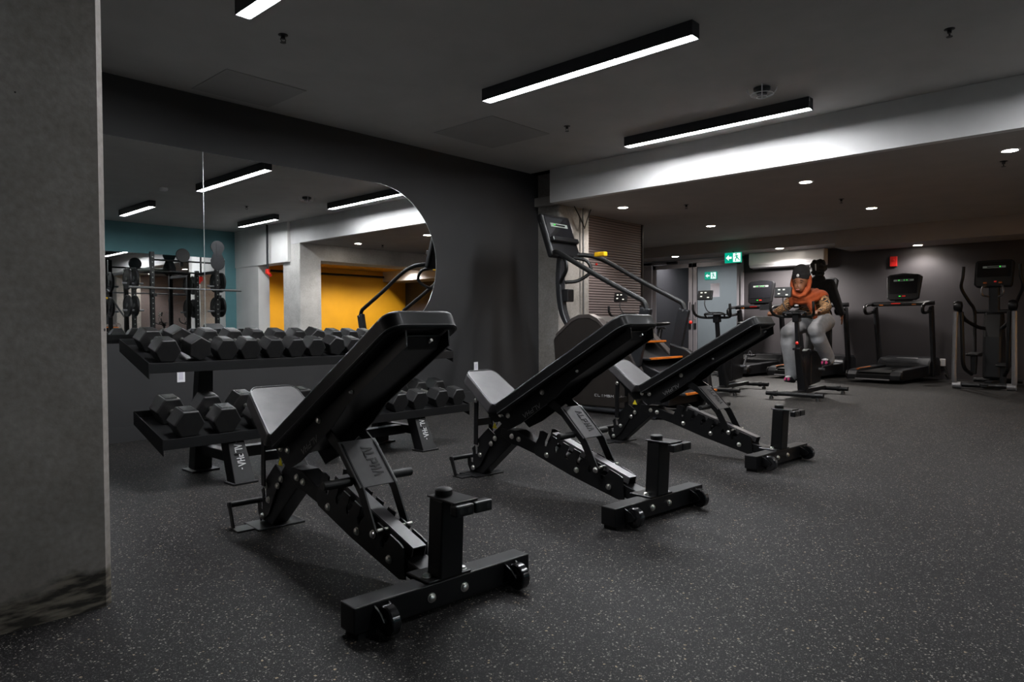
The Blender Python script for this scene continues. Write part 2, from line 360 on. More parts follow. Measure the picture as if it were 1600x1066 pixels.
M['bounce_ceil'] = mat('ceiling tinted by yellow bounce', (.36, .20, .012), .8, noise=(3, .05))  # yellow light bounced off the walls is painted into this ceiling's colour
struct('ceiling', MB().box(FX+.1, 14.3, -5.2, -.1, LZ, LZ+.12), 'bounce_ceil')
struct('trim_1', MB().box(FX, FX+.1, -.05, WY-.37, LZ, CZ), 'drop')            # drop face between the ceilings
struct('trim_2', MB().box(FX-.06, FX+.25, TY-.1, -.06, 2.24, CZ), 'white')       # concrete beam face
struct('wall_left', MB().box(-3.4, 7.68, WY, WY+.15, -.1, CZ), 'charcoal')
struct('wall_left', MB().box(8.40, 10.25, WY-.12, WY+.15, -.1, LZ), 'ribbed')
struct('trim_3', MB().box(10.25, 10.29, WY-.14, WY+.17, -.1, LZ), 'bronze_dark')
struct('wall_left', MB().box(10.29, 10.4, WY, 9.8, -.1, LZ), 'corridor')
struct('wall_left', MB().box(10.3, 18.5, 9.7, 9.9, -.1, LZ), 'far')
struct('wall_right', MB().box(-3.4, FX+.02, TY-.15, TY, -.1, CZ), 'teal')
struct('wall_right', MB().box(FX, 14.3, -4.95, -4.8, -.1, LZ), 'yellow')
struct('wall_right', MB().box(FX-.04, FX+.22, TY-.1, -1.35, -.1, 2.24), 'white')
struct('wall_right', MB().box(FX-.04, FX+.15, -4.9, TY-.1, -.1, LZ), 'yellow')
struct('wall_near', MB().box(-3.4, -3.2, TY-.2, WY+.2, -.1, CZ), 'charcoal')
struct('baseboard_left', MB().box(-3.2, 7.68, WY-.014, WY, -.1, .035), 'charcoal')
def chamfer_poly(x0, x1, y0, y1, c): return [(x0+c, y0), (x1-c, y0), (x1, y0+c), (x1, y1-c), (x1-c, y1), (x0+c, y1), (x0, y1-c), (x0, y0+c)]
idf = lambda u, v, t: (u, v, t)
struct('column', MB().prism(chamfer_poly(7.68, 8.40, 6.17, 6.9, .015), idf, -.1, CZ), 'conc3')
struct('column', MB().prism(chamfer_poly(7.5, 8.0, -.36, .3, .012), idf, -.1, 2.27), 'conc2')
struct('trim_6', MB().box(7.5+.01, 14.3, -.36, .3, 2.27, LZ), 'conc2')              # beam over the yellow room
rescale(K1)
struct('wall_far', MB().box(WX, WX+.15, -5, 6.02, -.05, LZ), 'far')
struct('wall_far', MB().box(WX, WX+.15, 6.02, 9.2, 2.28, LZ), 'far')
struct('wall_far', MB().box(WX, WX+.15, 8.5, 9.2, -.05, 2.28), 'far')
struct('baseboard_far', MB().box(WX-.015, WX, -4.8, 6.0, -.05, .09), 'far')
rescale(K2)
struct('trim_4', MB().box(13.0, 13.9, -4.8, 4.16, 2.245, LZ+.1), 'bulk')
struct('trim_5', MB().box(13.04, 13.9, 4.16, 9.4, 2.33, LZ+.1), 'bulk')
rescale(K3)
# pipe on the far column
pc = MB().cyl((8.2, 6.13, -.09), (8.2, 6.13, LZ), .012).build('conduit_pipe', 'pipe'); tag(pc, 'thin grey conduit running up the concrete column behind the stair climber', 'pipe')
wr = MB(); wr.tube([(7.95, 6.10, 2.6), (8.08, 6.09, 2.44), (8.17, 6.09, 2.32)], .008, 6); wr.tube([(8.35, 6.10, 2.6), (8.25, 6.09, 2.45), (8.18, 6.09, 2.30)], .008, 6)
tag(wr.build('cable', 'rubber2'), 'pair of loose cables meeting in a V at the top of the concrete column', 'cable')
# ceiling access panels, flush
def panel(a, lab):
    x0, x1, y0, y1 = a
    o = MB().box(x0, x1, y0, y1, CZ-.006, CZ-.0005).build('ceiling_panel', M['panelp'], None, .002); tag(o, lab, 'ceiling panel', 'access panels in the ceiling')
M['panelp'] = mat('panel paint', (.33, .32, .31), .8, noise=(3, .04))
panel((2.70, 3.45, 5.72, 6.42), 'square grey ceiling panel close to the mirror, left of the sprinkler')
panel((5.16, 6.1, 5.02, 5.93), 'square grey ceiling panel behind the middle linear light')

# ---------------------------------------------------------------- mirror
mr, mz, mx = .885, 1.65, 4.83
def stad(x0, x1, rr, cz, n=40):
    return [(x0, cz-rr), (x1, cz-rr)]+[(x1+rr*math.sin(PI*k/n), cz-rr*math.cos(PI*k/n)) for k in range(1, n)]+[(x1, cz+rr), (x0, cz+rr)]
mt = thing('wall_mirror', 'large frameless wall mirror with a rounded right end above the dumbbell rack', 'mirror', (3.4, WY, 0))
for nm, x0, x1 in (('mirror_pane', -.4, 2.846), ('mirror_pane', 2.852, None)):
    fm = lambda u, v, t: (u-3.4, t-0.0, v)
    poly = stad(x0, mx, mr, mz) if x1 is None else [(x0, mz-mr), (x1, mz-mr), (x1, mz+mr), (x0, mz+mr)]
    MB().prism(poly, fm, -.008, -.001).build(nm, 'mirror', mt)
    # polished rim
    e = MB(); P = poly
    for i in range(len(P)):
        a, b = P[i], P[(i+1) % len(P)]
        seam = False
        if (Vector(a)-Vector(b)).length > 1e-4 and x1 is None and a[0] >= mx-.01 and b[0] >= mx-.01:
            wd = .007 if seam else .0035
            e.bar(fm(*a, -.0075), fm(*b, -.0075), wd, .003, (0, -1, 0))
    if x1 is not None: MB().box(x1-3.4+.0005, x1-3.4+.0055, -.0095, -.006, mz-mr, mz+mr).build('mirror_seam', 'mirror_edge', mt)
    if x1 is None: e.build('mirror_rim', 'mirror_edge', mt)
    else: e.bm.free()
mt2 = thing('wall_mirror', 'rectangular wall mirror on the teal wall behind the power rack', 'mirror', (5.2, TY, 0))
MB().box(-4.0, 2.0, .002, .010, -.0+.75, 2.44).build('mirror_pane', 'mirror', mt2)

# ---------------------------------------------------------------- lights
def linear(x, y0, y1, label, w=.098, dm='light'):
    t = thing('linear_light', label, 'ceiling light', (x, (y0+y1)/2, CZ), 0, 'linear ceiling lights'); h = (y1-y0)/2
    hs = MB(); hs.box(-w/2-.004, w/2+.004, -h, h, -.094, 0)
    for s_ in (-1, 1):
        a_, b_ = sorted((s_*(w/2+.004), s_*(w/2))); hs.box(a_, b_, -h, h, -.108, -.094)
        a_, b_ = sorted((s_*h, s_*(h-.004))); hs.box(-w/2-.004, w/2+.004, a_, b_, -.108, -.094)
    hs.build('housing', 'fixture', t)
    MB().box(-w/2+.001, w/2-.001, -h+.005, h-.005, -.100, -.0945).build('diffuser', dm, t)
linear(4.58, 2.42, 4.53, 'long black linear ceiling light in the middle, left of the round detector')
linear(2.22, 2.42, 4.46, 'long black linear ceiling light cut off by the top edge of the photo')
linear(6.86, 2.42, 4.50, 'long black linear ceiling light nearest the pale drop face')
linear(4.60, -.95, .52, 'short black linear ceiling light seen in the mirror above the power rack', dm='light2')
linear(6.80, -.82, .68, 'short black linear ceiling light seen in the mirror beside the hanging red valve', dm='light2')
linear(2.22, -.95, .52, 'short black linear ceiling light above and behind the camera', dm='light2')
linear(-.3, 3.4, 4.6, 'short black linear ceiling light behind the near concrete column', dm='light2')

def down(x, y, z, label, power=10, spot=True, size=2.3):
    t = thing('downlight', label, 'ceiling light', (x, y, z), 0, 'round downlights')
    MB().lathe([(.088, 0), (.088, -.005), (.070, -.008), (.066, -.004), (.066, 0)]).build('trim_ring', 'acwhite', t)
    MB().lathe([(.063, -.001), (.063, -.0075), (.05, -.009), (.01, -.0095)]).build('lens', 'down', t)
    if spot:
        l = bpy.data.lights.new('downlight_lamp', 'SPOT'); l.energy = power; l.spot_size = size; l.spot_blend = .6; l.color = (1, .95, .91); l.shadow_soft_size = .05
        lo = bpy.data.objects.new('downlight_lamp', l); C.objects.link(lo); lo.parent = t; lo.location = (0, 0, -.03)
down(8.53, 5.66, LZ, 'round downlight above the stair climber')
down(11.2, 5.63, LZ, 'round downlight above the glass door and the bikes')
down(8.54, 3.07, LZ, 'round downlight right of the linear light, nearest the drop face')
down(11.15, 3.06, LZ, 'round downlight above the right treadmill', 6)
rescale(K1)
down(13.13, 5.2, 2.33, 'round downlight shining onto the wall air conditioner', 55, size=2.7)
down(13.12, 7.4, 2.33, 'round downlight over the glass doors', 5)
down(13.55, 2.98, 2.245, 'round downlight shining down the far wall beside the red alarm', 8, size=2.6)
rescale(K3)
down(8.4, 1.05, LZ, 'round downlight seen in the mirror next to the pale beam', 8)
down(11.5, -3.3, LZ, 'round downlight over the yellow wall, seen left of the climber rail in the mirror', 34, size=2.7)
down(13.1, -3.3, LZ, 'round downlight over the yellow wall, seen behind the climber rail in the mirror', 24, size=2.7)
down(9.0, -3.3, LZ, 'round downlight over the yellow wall, hidden behind the pale column', 34, size=2.7)
rescale(K1)
def area(name, loc, sx, sy, e, col, rot=(0, 0, 0)):
    l = bpy.data.lights.new(name, 'AREA'); l.shape = 'RECTANGLE'; l.size = sx; l.size_y = sy; l.energy = e; l.color = col
    o = bpy.data.objects.new(name, l); C.objects.link(o); o.location = loc; o.rotation_euler = rot; return o
area('corridor_lamp', (14.9, 7.9, 2.38), .6, 1.4, 9, (.98, .98, 1))

mark()
# sprinklers, detectors
def sprink(x, y, z, label):
    t = thing('sprinkler', label, 'sprinkler', (x, y, z), 0, 'ceiling sprinklers')
    MB().lathe([(.036, 0), (.036, -.003), (.016, -.008), (.014, -.03)], n=16).build('escutcheon', 'machine', t)
    m = MB(); m.tube([(.014, 0, -.02), (.022, 0, -.038), (.004, 0, -.056)], .003, 6); m.tube([(-.014, 0, -.02), (-.022, 0, -.038), (-.004, 0, -.056)], .003, 6)
    m.lathe([(.022, -.055), (.022, -.058)], n=12); m.build('deflector', 'machine', t)
sprink(2.68, 4.76, CZ, 'small dark ceiling sprinkler under the left top linear light')
sprink(6.0, 4.70, CZ, 'small dark ceiling sprinkler between the ceiling panel and the drop face')
sprink(5.98, 1.12, CZ, 'small dark ceiling sprinkler near the top right corner')
sprink(8.93, 1.17, LZ, 'small ceiling sprinkler at the right edge under the low ceiling')
sprink(8.98, 4.89, LZ, 'small ceiling sprinkler on the low ceiling above the climber rails')
sprink(10.06, 3.14, LZ, 'small ceiling sprinkler on the low ceiling between two downlights')
t = thing('heat_detector', 'round white ceiling detector with a chrome wire cage beside the right linear light', 'detector', (6.27, 2.65, CZ))
MB().lathe([(.075, 0), (.075, -.02), (.06, -.035), (.045, -.035), (.045, -.06), (.0, -.062)]).build('housing', 'fixture', t, smooth=True)
cg = MB()
cg.tube([(.10*math.cos(a*PI/12), .10*math.sin(a*PI/12), -.062) for a in range(25)], .004, 6)
cg.tube([(.045*math.cos(a*PI/8), .045*math.sin(a*PI/8), -.085) for a in range(17)], .004, 6)
for k in range(4):
    a = k*PI/2+.4; cg.tube([(.13*math.cos(a), .13*math.sin(a), -.002), (.12*math.cos(a), .12*math.sin(a), -.035), (.10*math.cos(a), .10*math.sin(a), -.062), (.045*math.cos(a), .045*math.sin(a), -.085)], .0045, 6)
cg.build('wire_cage', 'acwhite', t)
t = thing('smoke_detector', 'small dark square detector on the ceiling seen at the left of the mirror', 'detector', (4.3, 1.8, CZ))
MB().box(-.05, .05, -.05, .05, -.05, 0).build('housing', 'acwhite', t, .01)

# outlets, alarm, exit signs, AC
def outlet(x, z, label):
    t = thing('wall_outlet', label, 'outlet', (x, WY, z), 0, 'wall outlets')
    MB().box(-.035, .035, -.008, 0, -.057, .057).build('cover_plate', 'acwhite', t, .002)
    MB().box(-.017, .017, -.011, -.007, -.034, .034).build('socket', 'paper', t)
outlet(6.40, .36, 'white wall outlet behind the seat of the middle bench')
outlet(2.62, .45, 'white wall outlet seen just below the upper tray of the rack')
outlet(2.83, .29, 'white wall outlet seen beside the left upright of the rack')
rescale(K1)
t = thing('fire_alarm', 'small red square fire alarm high on the far wall', 'alarm', (WX, 3.31, 1.97))
MB().box(-.045, 0, -.055, .055, -.085, .085).build('housing', 'red', t, .006); MB().lathe([(.02, 0), (.02, .012), (.01, .016)], (-.045, 0, .02), Euler((0, -PI/2, 0)).to_matrix(), 14).build('strobe', 'red', t)
rescale(K2)
def exitsign(loc, s, label, flipx=1):
    t = thing('exit_sign', label, 'exit sign', loc, 0, 'green exit signs')
    MB().box(0, .03, -.17*s, .17*s, -.1*s, .1*s).build('sign_panel', 'exitgreen', t, .003)
    a = MB(); f = lambda u, v, tt: (tt, u*s, v*s)   # +y is left in view
    a.prism([(.145, 0), (.085, .055), (.085, .02), (.025, .02), (.025, -.02), (.085, -.02), (.085, -.055)], f, -.002, 0); a.build('arrow', 'exitwhite', t)
    d = MB(); d.prism([(-.005, -.085), (-.155, -.085), (-.155, .085), (-.005, .085)], f, -.002, 0); d.build('door_symbol', 'exitwhite', t)
    m = MB()
    def st(p, q, w): m.bar((-.003, p[0]*s, p[1]*s), (-.003, q[0]*s, q[1]*s), w*s, .002, (1, 0, 0))
    st((-.07, .045), (-.085, 0), .028); st((-.085, 0), (-.055, -.03), .018); st((-.055, -.03), (-.06, -.075), .016); st((-.085, 0), (-.115, -.03), .018); st((-.115, -.03), (-.14, -.06), .014)
    st((-.07, .04), (-.035, .02), .013); st((-.075, .04), (-.11, .035), .013); m.lathe([(.014*s, 0), (.014*s, .002)], (-.004, -.066*s, .068*s), Euler((0, PI/2, 0)).to_matrix(), 12)
    m.build('running_figure', 'exitgreen', t)
    return t
t = exitsign((12.96, 6.05, 2.20), 1., 'bright green exit sign hanging left of the air conditioner'); MB().box(.01, .02, -.01, .01, .1, .13).build('hanger', 'fixture', t)
rescale(K3)
exitsign((16.26, 8.18, 2.12), .95, 'green exit sign seen through the right glass door leaf')
mark()
t = thing('air_conditioner', 'long white wall air conditioner above the treadmills on the far wall', 'air conditioner', (WX, 5.12, 2.0))
pf = lambda u, v, tt: (-u, tt, v)
MB().prism([(0, .29), (.19, .29), (.215, .26), (.215, .06), (.17, 0), (.02, -.02), (0, -.02)], pf, -.71, .71).build('casing', 'acwhite', t, .012, seg=3)
MB().prism([(.174, .0), (.22, .058), (.216, .064), (.168, .006)], pf, -.66, .66).build('louvre', 'acwhite', t)

# ---------------------------------------------------------------- glass doors
t = thing('door_1', None, None, (WX, 7.15, 0), kind='structure')
fr = MB(); y0, y1, hz = -1.13, 1.28, 2.26
fr.box(-.03, .08, y0, y0+.06, -.03, hz); fr.box(-.03, .08, y1-.30, y1, -.03, hz); fr.box(-.03, .08, y0, y1, hz-.06, hz); fr.box(-.03, .08, y1-.1, y1+.25, -.03, hz)
fr.build('door_frame', 'alu', t, .004)
def leaf(ya, yb, hy):
    m = MB(); w = .085
    m.box(0, .045, ya, ya+w, -.03, 2.19); m.box(0, .045, yb-w, yb, -.03, 2.19); m.box(0, .045, ya, yb, -.03, .09); m.box(0, .045, ya, yb, 2.10, 2.19)
    lf = m.build('door_leaf', 'alu', t, .004)
    MB().box(.018, .026, ya+w-.01, yb-w+.01, .10, 2.11).build('glass_pane', 'glass', lf)
    h = MB(); h.tube(bez([(0, hy, 1.02), (-.05, hy, 1.03), (-.06, hy, 1.2), (-.05, hy, 1.36), (0, hy, 1.37)]), .011, 8); h.build('pull_handle', 'alu', lf)
    MB().box(-.012, 0, hy-.03, hy+.03, .80, .92).build('lock_case', 'machine2', lf)
leaf(-1.06, -.01, -.06); leaf(.01, .97, .06)
pp = MB().box(WX-.002, WX+.0, -.09, .09, -.135, .135)
o = MB().box(-.004, -.001, -.10, .10, -.14, .14).build('notice_sheet', 'paper'); o.location = (WX, 6.64, 1.60); tag(o, 'pale paper notice taped to the right glass door leaf', 'notice')
c = thing('door_closer', 'dark closer arm at the top of the left glass door', 'door closer', (WX, 7.6, 2.22)); MB().box(-.09, -.03, -.12, .12, -.03, .03).build('closer_body', 'machine2', c, .005); MB().bar((-.06, .1, .02), (-.15, .45, .04), .02, .01).build('arm', 'machine2', c)

rescale(K2)
# ---------------------------------------------------------------- adjustable bench
side = lambda u, v, tt: (tt, u, v)
def make_bench(loc, rz, label, group):
    t = thing('weight_bench', label, 'bench', loc, rz, group)
    MB().box(-.345, .345, -.035, .045, .018, .098).build('foot_beam', 'steel', t, .004)
    for a_ in (-.33, .27): MB().box(a_, a_+.06, -.03, .04, 0, .02).build('rubber_foot', 'rubber2', t)
    for sx in (-1, 1):
        x = sx*.255
        w = MB(); w.lathe([(.018, -.016), (.040, -.016), (.044, -.012), (.044, .012), (.040, .016), (.018, .016)], (x, -.075, .052), Euler((0, PI/2, 0)).to_matrix(), 28)
        wo = w.build('wheel', 'wheel', t, smooth=True)
        MB().cyl((x-.024, -.075, .052), (x+.022, -.075, .052), .009, 10).build('axle', 'chrome', wo)
        for xx in (x-.024, x+.024): MB().prism([(-.035, .03), (-.035, .09), (-.07, .075), (-.092, .055), (-.08, .038)], side, xx-.003, xx+.003).build('wheel_bracket', 'steel', t)
    MB().bar((0, -.005, .104), (0, -.018, .355), .088, .072, (0, 1, 0)).build('post', 'steel', t, .005)
    cp = MB(); cp.box(-.048, .048, -.115, .025, .355, .361); cp.prism([(-.115, .361), (-.105, .361), (-.098, .335), (-.106, .333)], side, -.048, .048); cp.build('top_plate', 'steel2', t, .002)
    cap = MB().lathe([(.026, .361), (.028, .364), (.028, .378), (.022, .383), (.0, .384)], (-.005, -.008, 0), n=24).build('rubber_cap', 'rubber2', t, smooth=True)
    MB().box(-.085, .085, -.035, .09, .098, .106).build('mount_plate', 'steel2', t, .003)
    for x0 in (-.052, .022):
        hb = MB().box(x0, x0+.070, -.135, -.100, .318, .354).build('grip_block', 'steel2', t, .006)
        for k in (0, 1): MB().cyl((x0+.018+.034*k, -.1355, .336), (x0+.018+.034*k, -.130, .336), .008, 12).build('hole', 'ink', hb)
    def bolt(p, n=(-1, 0, 0), r=.0125):
        p = Vector(p); n = Vector(n); q = p+n*.008
        Rm = n.to_track_quat('Z', 'Y').to_matrix()
        MB().lathe([(r*1.25, 0), (r*1.25, .002), (r, .0025), (r*.95, .008), (r*.6, .011), (.0, .0115)], p, Rm, 12).build('bolt', 'chrome', t, smooth=True)
    for x in (-.075, .055): bolt((x, -.035, .056), (0, -1, 0))
    for x in (-.062, .066): bolt((x, .01 if x < 0 else -.01, .106), (0, 0, 1))
    # spine and rear leg
    sp = MB(); sp.prism([(.03, .035), (.03, .095), (.80, .262), (.92, .303), (1.05, .305), (1.06, .27), (.97, .222), (.90, .216)], side, -.040, .040)
    sp.build('spine', 'steel', t, .004)
    MB().prism([(1.05, .335), (1.00, .30), (.955, .235), (1.225, .012), (1.33, .012), (1.345, .03), (1.33, .06), (1.16, .235)], side, -.036, .036).build('rear_leg', 'steel', t, .004)
    MB().box(-.11, .11, 1.20, 1.36, 0, .010).build('foot_plate', 'steel2', t, .003)
    for sx in (-1, 1):     # seat ladder gussets with three notches
        g = MB(); g.prism([(1.33, .01), (1.355, .05), (1.36, .105), (1.335, .115), (1.325, .075), (1.305, .07), (1.305, .135), (1.315, .155), (1.29, .175), (1.283, .13), (1.262, .125), (1.262, .185), (1.272, .205), (1.20, .265), (1.16, .295), (1.10, .26), (1.24, .06)], side, sx*.043-.003, sx*.043+.003)
        g.build('seat_ladder', 'steel2', t)
    fb = MB(); fb.cyl((-.185, 1.345, .105), (.0, 1.345, .105), .014, 12); fb.build('tow_handle', 'steel2', t, smooth=True)
    fl = MB(); fl.bar((-.18, 1.348, .115), (-.18, 1.30, .008), .007, .03, (0, 1, 0)); fl.box(-.185, -.05, 1.24, 1.33, .0, .008); fl.build('handle_bracket', 'steel2', t, .002)
    for p in ((1.303, .039), (1.235, .125), (1.262, .185), (1.135, .205), (1.10, .24), (.96, .268), (.903, .258)): bolt((-.047 if p[0] > 1.05 else -.041, *p))
    # ladder plates
    T0 = Vector((.70, .328)); T1 = Vector((.185, .172)); d = (T1-T0).normalized(); n = Vector((-d.y, d.x)) if False else Vector((d.y, -d.x))
    if n.y > 0: n = -n
    poly = [(.735, .29), (.725, .325)]; poly.append(tuple(T0))
    for k in range(6):
        A = T0+d*(.035+.082*k)
        for q in (A, A+n*.030-d*.004, A+n*.052-d*.012, A+n*.072-d*.004, A+n*.072+d*.010, A+n*.050+d*.014, A+n*.026+d*.030, A+d*.036): poly.append((q.x, q.y))
    poly += [tuple(T1), (.160, .160), (.150, .055), (.185, .048), (.50, .118), (.76, .190), (.775, .225)]
    for sx in (-1, 1):
        MB().prism(poly, side, sx*.047-.003, sx*.047+.003).build('angle_ladder', 'steel2', t)
    # cover channel between the ladder plates
    dd = Vector((0, T1.x-T0.x, T1.y-T0.y)).normalized(); nn = Vector((0, -dd.z, dd.y))
    if nn.z < 0: nn = -nn
    a = Vector((.0, .66, .313)); b = Vector((.0, .135, .154))
    ch = MB(); ch.bar(a+nn*.004, b+nn*.004, .052, .005, nn); ch.bar(a+Vector((.026, 0, 0))-nn*.022, b+Vector((.026, 0, 0))-nn*.022, .004, .05, nn); ch.bar(a-Vector((.026, 0, 0))-nn*.012, b-Vector((.026, 0, 0))-nn*.012, .004, .03, nn)
    ch.build('channel_cover', 'plate', t)
    for p in ((.674, .200), (.458, .152), (.245, .101)): bolt((-.050, *p))
    # support strut
    S = [(.665, .515), (.625, .515), (.520, .458), (.370, .318), (.290, .180), (.305, .160), (.330, .165), (.410, .300), (.545, .425), (.640, .470)]
    for sx in (-1, 1): MB().prism(S, side, sx*.068-.003, sx*.068+.003).build('strut', 'steel2', t)
    p0 = Vector((0, .548, .462)); p1 = Vector((0, .392, .318)); dn = (p1-p0).normalized(); up = Vector((0, -dn.z, dn.y)); up = up if up.z > 0 else -up
    np_ = MB().bar(p0+up*.010, p1+up*.010, .158, .005, up).build('name_plate', 'plate', t, .0015)
    letters('ALPHA', p0+dn*.040+up*.0135+Vector((.002, 0, 0)), dn, Vector((1, 0, 0)), .036, .019, .009, .0062).build('lettering', 'ink', np_)
    sl = MB()
    for sx in (-1, 1):
        for k in (.04, .15): sl.bar(p0+dn*k+up*.0135+Vector((sx*.068, 0, 0)), p0+dn*(k+.03)+up*.0135+Vector((sx*.068, 0, 0)), .006, .002, up)
    sl.build('weld_seams', 'machine2', np_)
    for sx in (-1, 1): MB().cyl((sx*.071, .455, .338), (sx*.185, .455, .338), .0165, 16).build('peg', 'rubber2', t, .003)
    bolt((-.072, .310, .178)); MB().cyl((-.072, .285, .195), (.072, .285, .195), .006, 10).build('lock_pin', 'chrome', t)
    # back frame and pads
    u = Vector((0, -.874, .486)).normalized(); v = Vector((0, .486, .874)).normalized()
    o0 = Vector((0, 1.005, .452))
    B = lambda s_, h_, x_: tuple(o0+u*s_+v*h_+Vector((x_, 0, 0)))
    L = 1.030
    def rr(x0, x1, s0, s1, c0, c1, n=5):
        pts = []
        for cx, cy, r, a0 in ((x1-c0, s0+c0, c0, -PI/2), (x1-c1, s1-c1, c1, 0), (x0+c1, s1-c1, c1, PI/2), (x0+c0, s0+c0, c0, PI)):
            for k in range(n+1): a = a0+PI/2*k/n; pts.append((cx+r*math.cos(a), cy+r*math.sin(a)))
        return pts
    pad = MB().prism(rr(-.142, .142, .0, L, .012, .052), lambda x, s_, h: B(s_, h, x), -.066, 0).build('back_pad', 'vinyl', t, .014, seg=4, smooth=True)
    pr = rr(-.141, .141, .0, L, .012, .052); e = MB(); e.tube([B(s_, -.057, x*1.003) for x, s_ in pr+[pr[0]]], .0035, 6); e.build('piping', 'piping', pad)
    bf = MB(); bf.prism([(-.06, -.072), (-.02, -.155), (.10, -.165), (.42, -.15), (.55, -.125), (L-.03, -.118), (L-.01, -.072)], lambda s_, h, x: B(s_, h, x), -.088, -.082)
    bf.prism([(-.06, -.072), (-.02, -.155), (.10, -.165), (.42, -.15), (.55, -.125), (L-.03, -.118), (L-.01, -.072)], lambda s_, h, x: B(s_, h, x), .082, .088)
    bf.build('back_frame', 'steel2', t)
    MB().prism([(.02, -.072), (.02, -.105), (L-.08, -.105), (L-.04, -.072)], lambda s_, h, x: B(s_, h, x), -.080, .080).build('frame_beam', 'steel2', t, .006)
    bp_ = MB(); bp_.cyl(B(L-.06, -.090, .03), B(L-.043, -.090, .03), .005); bp_.build('frame_bolt', 'chrome', t)
    bolt(B(.34, -.085, -.089)); bolt(B(.03, -.085, -.089)); bolt(B(.62, -.10, -.089), r=.006)
    sd = letters('ALPHA', B(.29, -.128, -.0885), -u, -v, .022, .024, .007, .004, .001); sd.build('side_lettering', 'grey_ink', t)
    # seat
    u2 = Vector((0, .842, .540)).normalized(); v2 = Vector((0, -.540, .842)).normalized(); q0 = Vector((0, 1.02, .452))
    S2 = lambda s_, h_, x_: tuple(q0+u2*s_+v2*h_+Vector((x_, 0, 0)))
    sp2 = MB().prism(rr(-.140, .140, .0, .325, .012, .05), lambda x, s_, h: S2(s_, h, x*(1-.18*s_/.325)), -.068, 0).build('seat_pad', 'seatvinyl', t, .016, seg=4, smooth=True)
    pr = rr(-.141, .141, .0, .325, .012, .05); e = MB(); e.tube([S2(s_, -.002, x*.93*(1-.18*s_/.325)) for x, s_ in pr+[pr[0]]], .004, 6); e.build('piping', 'piping', sp2)
    sf = MB(); 
    for sx in (-1, 1): sf.prism([(-.07, -.07), (.0, -.14), (.09, -.13), (.26, -.10), (.27, -.07)], lambda s_, h, x: S2(s_, h, x), sx*.05-.004, sx*.05+.004)
    sf.build('seat_frame', 'steel2', t)
    sl2 = MB(); sl2.bar((-.058, 1.255, .47), (-.058, 1.262, .185), .006, .035, (0, 1, 0)); sl2.bar((.058, 1.255, .47), (.058, 1.262, .185), .006, .035, (0, 1, 0)); sl2.box(-.058, .058, 1.245, 1.275, .30, .34); sl2.build('seat_prop', 'steel2', t)
    bolt((-.062, 1.255, .452)); bolt((-.092, 1.0, .392), r=.012)
    rg = MB(); rg.tube([(-.03, 1.13+.032*math.cos(a*PI/10), .335+.032*math.sin(a*PI/10)) for a in range(21)], .0022, 6); rg.build('key_ring', 'machine2', t)
    tr = MB().prism([(1.075, .30), (1.115, .30), (1.095, .335)], side, -.053, -.051).build('warning_sticker', 'yellow_ink', t)
    tag(tr, 'small yellow warning triangle')
    return t
G = 'adjustable benches in a row'
b1 = make_bench((1.476, 1.662, 0), -math.radians(4.75), 'black incline weight bench nearest the camera, in front of the dumbbell rack', G)
dup(b1, (2.852, 1.711, 0), -math.radians(4.93), 'black incline weight bench in the middle of the row of three', G)
dup(b1, (4.414, 1.753, 0), -math.radians(4.58), 'black incline weight bench farthest in the row, in front of the exercise bikes', G)

# ---------------------------------------------------------------- dumbbell rack
t = thing('dumbbell_rack', 'black two-tier dumbbell rack in front of the mirror', 'rack', (2.59, 4.1, 0))
x0, x1 = 1.455-2.59, 3.72-2.59
def tray(yf, zf, yb, zb):
    yf -= 4.1; yb -= 4.1
    m = MB(); A, B_ = Vector((0, yf, zf)), Vector((0, yb, zb)); n = Vector((0, -(zb-zf), yb-yf)).normalized()
    P = lambda x, p, h: tuple(Vector((x, 0, 0))+p+n*h)
    m.quadbox([P(x0, A, -.012), P(x1, A, -.012), P(x1, B_, -.012), P(x0, B_, -.012), P(x0, A, -.006), P(x1, A, -.006), P(x1, B_, -.006), P(x0, B_, -.006)])
    m.box(x0, x1, yf-.004, yf, zf-.055, zf+.002); m.box(x0, x1, yb, yb+.004, zb-.03, zb+.03)
    tr = m.build('tray', 'steel', t, .0015)
    for x in (x0, x1):
        MB().prism([(yf-.004, zf+.004), (yf-.004, zf-.085), (yb+.004, zb-.045), (yb+.004, zb+.03)], lambda u, v, tt: (tt, u, v), x-.002, x+.002).build('end_plate', 'steel', tr)
tray(3.885, .292, 4.30, .385); tray(4.065, .697, 4.51, .80)
for x in (1.87-2.59, 3.25-2.59):
    fl = MB().quadbox([(x-.062, -.30, .01), (x+.062, -.30, .01), (x+.062, -.20, .01), (x-.062, -.20, .01), (x-.045, -.16, .30), (x+.045, -.16, .30), (x+.045, -.06, .30), (x-.045, -.06, .30)])
    lg = fl.build('front_leg', 'steel2', t, .003)
    letters('.ALPHA.', (x-.018, -.1915, .240), (0, -.14, -.29), (1, 0, 0), .040, .020, .007, .0055, .0015).build('lettering', 'white_ink', lg)
    MB().box(x-.075, x+.075, -.31, -.19, 0, .012).build('foot_pad', 'steel2', t, .002)
    MB().bar((x, .30, .01), (x, .22, .70), .11, .09, (0, 1, 0), w2=.085, h2=.07).build('upright', 'steel', t, .003)
    MB().box(x-.085, x+.085, .21, .37, 0, .012).build('foot_pad', 'steel2', t, .002)
    MB().box(x-.03, x+.03, -.23, .27, .11, .17).build('cross_brace', 'steel', t, .003)
MB().box(1.87-2.59, 3.25-2.59, -.02, .06, .10, .165).build('stretcher', 'steel', t, .003)

